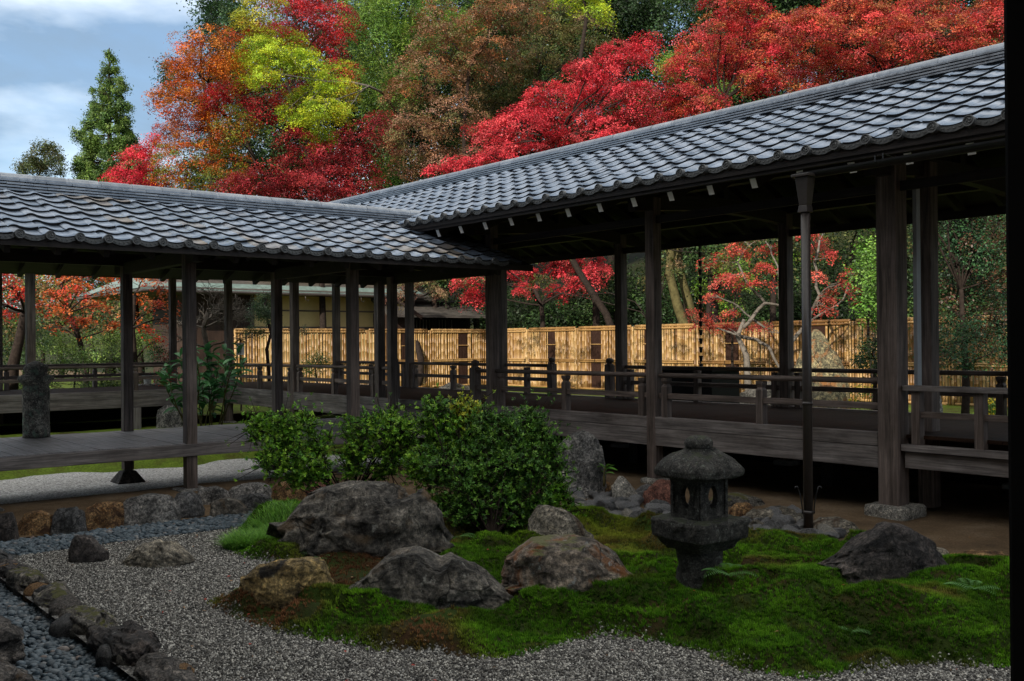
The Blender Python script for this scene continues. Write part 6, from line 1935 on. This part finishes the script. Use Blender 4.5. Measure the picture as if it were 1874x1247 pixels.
# broad-leaved shrub behind the low deck
def broad_leaf_mesh(L, w):
    V, F = [], []
    n = 7
    for i in range(n):
        s = i / (n - 1)
        ww = w * math.sin(math.pi * min(1, s * .93 + .04)) ** .8
        z = L * (.28 * s - .42 * s * s)
        V += [(L * s, -ww, z + ww * .35), (L * s, 0, z), (L * s, ww, z + ww * .35)]
    for i in range(n - 1):
        for j in range(2): F.append((3 * i + j, 3 * i + j + 1, 3 * i + j + 4, 3 * i + j + 3))
    return np.array(V), np.array(F)
def broad_plant(name, label, stems, leaf_L, leaf_w, pal, nleaf, cat='shrub'):
    root = empty(name, tuple(stems[0][0]), label, cat)
    mb = MB(); pos, rot, scl = [], [], []
    for a, b in stems:
        pts_ = curve_pts(a, b, 7, .0, .05)
        mb.tube(pts_, [.014 - .0014 * i for i in range(7)], 5)
        for k in range(nleaf):
            s = 1 - .55 * (k / nleaf) ** 1.2
            i = min(5, int(s * 6)); f = s * 6 - i
            q = pts_[i].lerp(pts_[i + 1], f)
            pos.append(tuple(q)); az = rnd.uniform(0, 6.28); el = rnd.uniform(-.3, .9)
            rot.append(np.array((Matrix.Rotation(az, 3, 'Z') @ Matrix.Rotation(-el, 3, 'Y') @ Matrix.Rotation(rnd.uniform(-.5, .5), 3, 'X'))))
            scl.append(rnd.uniform(.7, 1.15))
    mb.build('stem', MATS['bark_moss'], root, smooth=True)
    V, F = broad_leaf_mesh(leaf_L, leaf_w)
    v, f = scatter(V, F, np.array(pos), np.array(rot), np.array(scl))
    cl = np.array(pal)[rg.integers(0, len(pal), len(pos))] * rg.uniform(.7, 1.3, (len(pos), 1))
    link('foliage', mesh_np('foliage', v, f, MATS['leaf_gloss'], np.repeat(cl, len(V), 0), smooth=True), root)
st_ = []
for px, py in [(310, 670), (330, 650), (300, 690), (345, 690), (365, 660), (375, 635), (390, 645), (400, 660), (412, 640), (430, 650), (445, 655), (420, 690), (385, 690), (350, 640), (325, 690), (440, 640), (400, 700), (370, 710)]:
    st_.append((P(370 + (px - 370) * .45 + rnd.uniform(-8, 8), 770, z=-1.6).xy.to_3d() * 0 + Vector((*P(372 + (px - 372) * .35, 700, Y=16.4 + rnd.uniform(-.3, .3)).xy, -1.6)), P(px, py, Y=16.3 + rnd.uniform(-.5, .5))))
broad_plant('broadleaf_shrub', 'glossy broad-leaved green shrub growing between the low deck and the rear walkway', st_, .24, .05, [(.045, .15, .05), (.03, .10, .04), (.07, .20, .07)], 13)
c = P(1085, 905, z=-1.6)
st_ = [(c, c + Vector((rnd.uniform(-.12, .12), rnd.uniform(-.1, .1), rnd.uniform(.12, .26)))) for _ in range(4)] + [(P(1105, 890, z=-1.5), P(1108, 855, d=P(1105, 890, z=-1.5).dot(FWD))) for _ in range(2)]
broad_plant('leafy_plant', 'small plant with long bright green leaves by the orange cube-like stone', st_, .13, .018, [(.12, .28, .04), (.09, .22, .04)], 4, 'plant')
def flowers(pts, d, z, label, name='yellow_flowers'):
    pos = []
    for px, py in pts:
        for _ in range(14):
            q = P(px + rnd.uniform(-9, 9), py + rnd.uniform(-5, 5), d=d + rnd.uniform(-.2, .2)); pos.append(tuple(q))
    pos = np.array(pos); m = len(pos)
    c0 = pos.mean(0)
    root = empty(name, (c0[0], c0[1], -1.6), label, 'flowers')
    V, F, C = leaf_quads(pos, np.tile([[-.5, -.6, .6]], (m, 1)) + rg.normal(0, .3, (m, 3)), np.full(m, .05), np.tile([[.75, .55, .02]], (m, 1)) * rg.uniform(.7, 1.1, (m, 1)), .9)
    link('blossom', mesh_np('blossom', V, F, MATS['leaf'], C), root)
    g = np.repeat(pos, 5, 0) + rg.normal(0, .06, (m * 5, 3)) - np.array([0, 0, .07])
    V, F, C = leaf_quads(g, rg.normal(0, .6, (m * 5, 3)) + [0, 0, 1], np.full(m * 5, .06), np.tile([[.10, .22, .03]], (m * 5, 1)) * rg.uniform(.6, 1.2, (m * 5, 1)), .5)
    link('foliage', mesh_np('foliage', V, F, MATS['leaf'], C), root)
    mb = MB()
    for p in pos[::3]: mb.tube([(p[0], p[1], -1.62), tuple(p)], .005, 4, False)
    mb.build('stem', MATS['bark_moss'], root)
flowers([(1535, 728), (1540, 735), (1570, 712), (1590, 710), (1605, 712), (1560, 735)], 20, -1.6, 'yellow flowers beside the big triangular rock')
flowers([(1800, 745), (1815, 735), (1825, 750), (1812, 758)], 15, -1.6, 'yellow flowers seen through the plain railing at the right edge')

# ================================================================== bamboo fence
def fence_run(root, A, B, zb, zt, pitch, gap, zmid, bark):
    A, B = Vector((*A, 0)), Vector((*B, 0))
    d = (B - A).normalized(); L = (B - A).length
    nrm = Vector((d.y, -d.x, 0))
    if nrm.dot(-A) < 0: nrm = -nrm          # towards the courtyard
    mb = MB()
    n = int(L / pitch)
    for k in range(n):
        s = (k + .5) * pitch + rnd.uniform(-.006, .006)
        if any(b0 < s < b1 for b0, b1 in bark): continue
        r = pitch * (1 - gap) / 2 * rnd.uniform(.85, 1.05)
        p = A + d * s
        zz_ = zb; pts_, rad = [], []
        off = rnd.uniform(.15, .35)
        lean = rnd.uniform(-.012, .012)
        z = zb
        pts_.append(p + Vector((0, 0, z))); rad.append(r)
        z = zb + off
        while z < zt - .03:
            q = p + d * lean * (z - zb)
            for dz_, rr in ((-.012, 1), (-.004, 1.12), (.004, 1.12), (.012, .97)):
                pts_.append(q + Vector((0, 0, z + dz_))); rad.append(r * rr)
            z += rnd.uniform(.30, .42)
        pts_.append(p + d * lean * (zt - zb) + Vector((0, 0, zt))); rad.append(r * .95)
        mb.tube(pts_, rad, 8)
    mb.build('bamboo_panel', MATS['bamboo'], root, smooth=True)
    def rail(z, r, offn, both=False):
        m2 = MB()
        s = 0
        while s < L:
            e = min(s + 2.6, L)
            pts_, rad = [], []
            t = s
            while t < e:
                for dt, rr in ((0, 1.0), (.26, 1.0), (.27, 1.12), (.285, 1.12), (.295, 1.0)):
                    if t + dt <= e: pts_.append(A + d * (t + dt) + nrm * offn + Vector((0, 0, z))); rad.append(r * rr)
                t += .30
            m2.tube(pts_, rad, 10)
            s = e
        return m2.build('bamboo_rail', MATS['bamboo'], root, smooth=True)
    rail(zt + .01, .045, 0); rail(zmid, .028, .05); rail(zmid + .055, .024, .05); rail(zb + .08, .035, .05); rail(zt - .07, .03, .045)
    for b0, b1 in bark:
        m2 = MB()
        a, b = A + d * b0, A + d * b1
        m2.beam(a + nrm * .0 + Vector((0, 0, (zb + zt) / 2)), b + nrm * .0 + Vector((0, 0, (zb + zt) / 2)), .05, zt - zb - .05)
        for k in range(60):
            s = rnd.uniform(b0, b1); z0_ = rnd.uniform(zb, zt - .6)
            q = A + d * s + nrm * .03
            m2.tube([tuple(q + Vector((0, 0, z0_))), tuple(q + d * rnd.uniform(-.04, .04) + Vector((0, 0, z0_ + .6)))], .006, 4)
        pb_ = m2.build('bark_panel', MATS['brush'], root)
        m2 = MB(); m2.tube([A + d * (b0 - .03) + nrm * .06 + Vector((0, 0, zt - .55)), A + d * (b1 + .03) + nrm * .06 + Vector((0, 0, zt - .55))], .016, 6); m2.build('bamboo_tie', MATS['bamboo'], pb_)
    # dark cord ties on the rail
    m2 = MB()
    s = .6
    while s < L:
        q = A + d * s + nrm * .08 + Vector((0, 0, zmid + .02)); m2.tube([tuple(q + Vector((0, 0, .06))), tuple(q), tuple(q - Vector((0, 0, .08)))], .008, 5)
        s += .9
    m2.build('cord', MATS['black_lacquer'], root)
    m2 = MB()
    for s in np.arange(.1, L, 1.8):
        q = A + d * s - nrm * .09
        m2.box(q.x - .05, q.x + .05, q.y - .05, q.y + .05, zb - .1, zt - .05)
    m2.build('fence_post', MATS['wood_z'], root)
fn = empty('bamboo_fence', (23, 20, -1.6), 'golden bamboo screen fence with dark bark strips running behind the tall walkway', 'fence')
barks = []
for px in (1010, 1092, 1340, 1190, 1500):
    q = P(px, 640, X=23); barks.append((29.9 - q.y - .22 , 29.9 - q.y + .22))
fence_run(fn, (23, 29.9), (23, 7.0), -1.6, .50, .075, .12, -.62, barks)
fn2 = empty('bamboo_fence', (18, 29.9, -1.6), 'paler bamboo fence with open gaps in front of the ochre house', 'fence')
barks = []
for px in (746, 848):
    q = P(px, 640, Y=29.9); barks.append((23 - q.x - .2, 23 - q.x + .2))
fence_run(fn2, (22.95, 29.9), (13.0, 29.9), -1.6, .50, .10, .16, -.62, barks)

# ================================================================== house beyond the fence
hs = empty('garden_house', (18, 36, -1.6), 'ochre-walled house with a pale green copper roof behind the bamboo fence', 'building')
HY = 35.0
def hx(px): return P(px, 600, Y=HY).x
mb = MB(); mb.box(hx(460), hx(722), HY, HY + 5, -1.6, 2.6); mb.build('wall', MATS['ochre'], hs)
mb = MB(); mb.box(hx(352), hx(460) - .003, HY + .0, HY + 4, -1.6, 2.4)
mb.build('board_wall', MATS['fence_board'], hs)
mb = MB()
for px in (462, 500, 613, 721): mb.box(hx(px) - .07, hx(px) + .07, HY - .03, HY + .02, -1.6, 2.3)
mb.box(hx(460), hx(726), HY - .035, HY + .03, .62, .72); mb.box(hx(460), hx(722), HY - .025, HY + .01, 1.30, 1.36)
mb.build('timber_frame', MATS['wood_x'], hs)
mb = MB()
ze = 2.0
x0, x1 = hx(300), hx(735)
mb.add([(x0 - 1.2, HY - 1.2, ze), (x1 + .4, HY - 1.2, ze), (x1 - .6, HY + 2.6, ze + 1.35), (x0 + 1.5, HY + 2.6, ze + 1.35), (x0 - 1.2, HY + 6.2, ze), (x1 + .4, HY + 6.2, ze),
        (x0 - 1.2, HY - 1.2, ze - .12), (x1 + .4, HY - 1.2, ze - .12), (x0 - 1.2, HY + 6.2, ze - .12), (x1 + .4, HY + 6.2, ze - .12)],
       [(0, 1, 2, 3), (4, 3, 2, 5), (0, 3, 4), (1, 5, 2), (6, 7, 1, 0), (8, 4, 5, 9), (6, 0, 4, 8), (7, 9, 5, 1), (6, 8, 9, 7)])
hr = mb.build('roof', MATS['shingle'], hs)
mb = MB()
mb.add([(x0 - 1.22, HY - 1.215, ze - .02), (x1 + .42, HY - 1.215, ze - .02), (x1 + .32, HY - .6, ze + .245), (x0 - .8, HY - .6, ze + .245), (x0 - 1.22, HY - 1.215, ze - .05), (x1 + .42, HY - 1.215, ze - .05)], [(0, 1, 2, 3), (4, 5, 1, 0)])
mb.add([(x0 - 1.25, HY - 1.22, ze - .02), (x0 - 1.25, HY + 6, ze - .02), (x0 - .1, HY + 4.5, ze + .6), (x0 - .1, HY + .3, ze + .6)], [(0, 3, 2, 1)])
mb.build('copper_edge', MATS['copper'], hr)
mb = MB(); mb.tube([(x0 - 1.2, HY - 1.27, ze - .10), (x1 + .4, HY - 1.27, ze - .10)], .05, 8)
mb.build('gutter', MATS['metal_brown'], hr)
mb = MB()
for px in (430, 558, 608, 660, 709):
    x = hx(px) * .965
    mb.tube([(x, HY - 1.27, ze - .14), (x + .02, HY - 1.27, ze - .30), (x + .10, HY - 1.27, ze - .36), (x + .15, HY - 1.27, ze - .28)], .012, 5)
mb.build('hook', MATS['metal_brown'], hr, smooth=True)
# porch with a dark shingled roof
pr_ = empty('porch_house', (24, 34, -1.6), 'small dark porch with a shingled gable roof right of the ochre house', 'building')
def hx2(px, Y): return P(px, 600, Y=Y).x
Y1 = 33.0
xa, xb = hx2(712, Y1), hx2(905, Y1)
def zz_(py, Y, px=800): return P(px, py, Y=Y).z
mb = MB()
z_e, z_t = zz_(577, Y1), zz_(549, Y1 + 2.0)
mb.add([(xa, Y1, z_e), (xb, Y1, z_e), (xb - .4, Y1 + 2.0, z_t), (xa + .4, Y1 + 2.0, z_t), (xa, Y1, z_e - .1), (xb, Y1, z_e - .1), (xb - .4, Y1 + 2, z_t - .1), (xa + .4, Y1 + 2, z_t - .1)],
       [(0, 1, 2, 3), (4, 5, 1, 0), (7, 6, 5, 4), (0, 3, 7, 4), (1, 5, 6, 2), (3, 2, 6, 7)])
mb.build('lower_roof', MATS['shingle'], pr_)
mb = MB()
xr0, xr1 = hx2(720, Y1 + 3), hx2(806, Y1 + 3)
z_a, z_b = zz_(520, Y1 + 4), zz_(548, Y1 + 2.2)
mb.add([(xr0, Y1 + 1.8, z_b), (xr1 + 1.4, Y1 + 1.8, z_b), (xr1 + .3, Y1 + 4.0, z_a), (xr0, Y1 + 4.0, z_a), (xr0, Y1 + 6.2, z_b), (xr1 + 1.4, Y1 + 6.2, z_b), (xr0, Y1 + 1.8, z_b - .12), (xr1 + 1.4, Y1 + 1.8, z_b - .12), (xr1 + 1.4, Y1 + 6.2, z_b - .12), (xr0, Y1 + 6.2, z_b - .12)],
       [(0, 1, 2, 3), (3, 2, 5, 4), (6, 7, 1, 0), (7, 8, 5, 1), (1, 5, 2), (9, 4, 5, 8), (6, 9, 8, 7), (0, 3, 4, 9, 6)])
mb.build('upper_roof', MATS['shingle'], pr_)
mb = MB(); mb.beam((xr1 + .35, Y1 + 1.75, z_a + .02), (xr1 + 1.9, Y1 + 1.75, z_b - .15), .06, .2); mb.beam((xa + .1, Y1 - .05, z_t), (xa + 1.5, Y1 - .05, z_e - .12), .06, .14)
mb.build('barge_board', MATS['fence_board'], pr_)
mb = MB(); mb.box(xa + .5, hx2(740, Y1 + .6), Y1 + .5, Y1 + 2.5, -1.6, z_e + .1); mb.build('board_wall', MATS['fence_board'], pr_)
mb = MB(); mb.box(hx2(741, Y1 + .9), xb - .3, Y1 + 1.3, Y1 + 4.5, -1.6, z_b - .15); mb.build('wall', MATS['hall_dark'], pr_)
mb = MB()
x = hx2(765, Y1 + .9)
while x < xb - 1.2: mb.box(x, x + .04, Y1 + 1.25, Y1 + 1.28, -.2, z_e - .15); x += .16
mb.build('lattice', MATS['grey_z'], pr_)

# little sign, pot
sg = empty('garden_sign', (*P(440, 640, Y=22.95).xy, -1.6), 'small roofed wooden notice board on a stake by the broad-leaved shrub', 'sign')
q = P(440, 635, Y=23.3)
k_ = q.dot(FWD) / FPX
rx = math.atan2(FWD.y, FWD.x) - math.pi / 2
def signpart(nm, mt, f):
    mb = MB(); f(mb); mb.build(nm, M[mt], sg, (q.x - sg.location.x, q.y - sg.location.y, 0), (0, 0, rx))
zs_ = q.z + 1.6
signpart('stake', 'wood_z', lambda mb: mb.box(-.02, .02, .022, .05, 0, zs_ + .2))
signpart('board', 'white_tip', lambda mb: mb.box(-.09, .09, -.02, .02, zs_ - .20, zs_ + .10))
signpart('sign_roof', 'bamboo', lambda mb: (mb.beam((-.14, 0, zs_ + .09), (0, 0, zs_ + .21), .12, .02, (0, 1, 0)) if False else mb.add([(-.15, -.07, zs_ + .08), (0, -.07, zs_ + .22), (.15, -.07, zs_ + .08), (-.15, .07, zs_ + .08), (0, .07, zs_ + .22), (.15, .07, zs_ + .08), (-.15, -.07, zs_ + .06), (0, -.07, zs_ + .20), (.15, -.07, zs_ + .06), (-.15, .07, zs_ + .06), (0, .07, zs_ + .20), (.15, .07, zs_ + .06)],
         [(0, 1, 4, 3), (1, 2, 5, 4), (6, 9, 10, 7), (7, 10, 11, 8), (0, 6, 7, 1), (1, 7, 8, 2), (3, 4, 10, 9), (4, 5, 11, 10), (0, 3, 9, 6), (2, 8, 11, 5)])))
def glyphs(mb):
    # three small brush-like characters, one above the other
    y = -.0215
    for n_, zc in enumerate((zs_ + .03, zs_ - .05, zs_ - .13)):
        def st(x0_, z0_, x1_, z1_): mb.beam((x0_, y, zc + z0_), (x1_, y, zc + z1_), .003, .008, (0, 1, 0)) if False else mb.tube([(x0_, y, zc + z0_), (x1_, y, zc + z1_)], .005, 5)
        st(-.03, .02, .03, .02); st(0, .03, 0, -.03)
        if n_ == 0: st(-.03, -.03, .03, -.03); st(-.025, 0, .025, 0)
        if n_ == 1: st(0, .01, -.03, -.025); st(0, .01, .03, -.025)
        if n_ == 2: st(-.025, -.005, .025, -.005); st(-.02, -.03, .02, -.028)
signpart('writing', 'black_lacquer', glyphs)
q = P(270, 690, Y=23.2)
mb = MB(); mb.lathe([(.075, 0), (.10, .16), (.12, .165), (.12, .20), (.10, .2), (.09, .15)], seg=20)
pt = mb.build('plant_pot', MATS['terracotta'], None, (q.x, q.y, q.z - .16), smooth=False)
tag(pt, 'small white flower pot standing on a stone behind the rear railing', 'pot')
mb = MB(); mb.box(q.x - .25, q.x + .25, q.y - .2, q.y + .2, -1.62, q.z - .161); tag(mb.build('stone_block', MATS['r_grey'], None, bev=.03), 'grey stone block carrying the small white pot', 'stone')

# fallen leaves
n = 420
xs = rg.uniform(2, 8, n); ys = rg.uniform(2, 9, n)
V, F, C = leaf_quads(np.stack([xs, ys, hgt(xs, ys) + .012], 1), np.tile([[0, 0, 1.]], (n, 1)) + rg.normal(0, .3, (n, 3)), rg.uniform(.014, .034, n), np.array([(.40, .05, .03), (.35, .2, .1), (.2, .12, .06)])[rg.integers(0, 3, n)], .6)
tag(link('fallen_leaves', mesh_np('fallen_leaves', V, F, MATS['leaf'], C)), 'tiny reddish fallen leaves scattered over the moss and gravel', 'leaves', kind='stuff')
print('leaf faces', NLEAF[0])
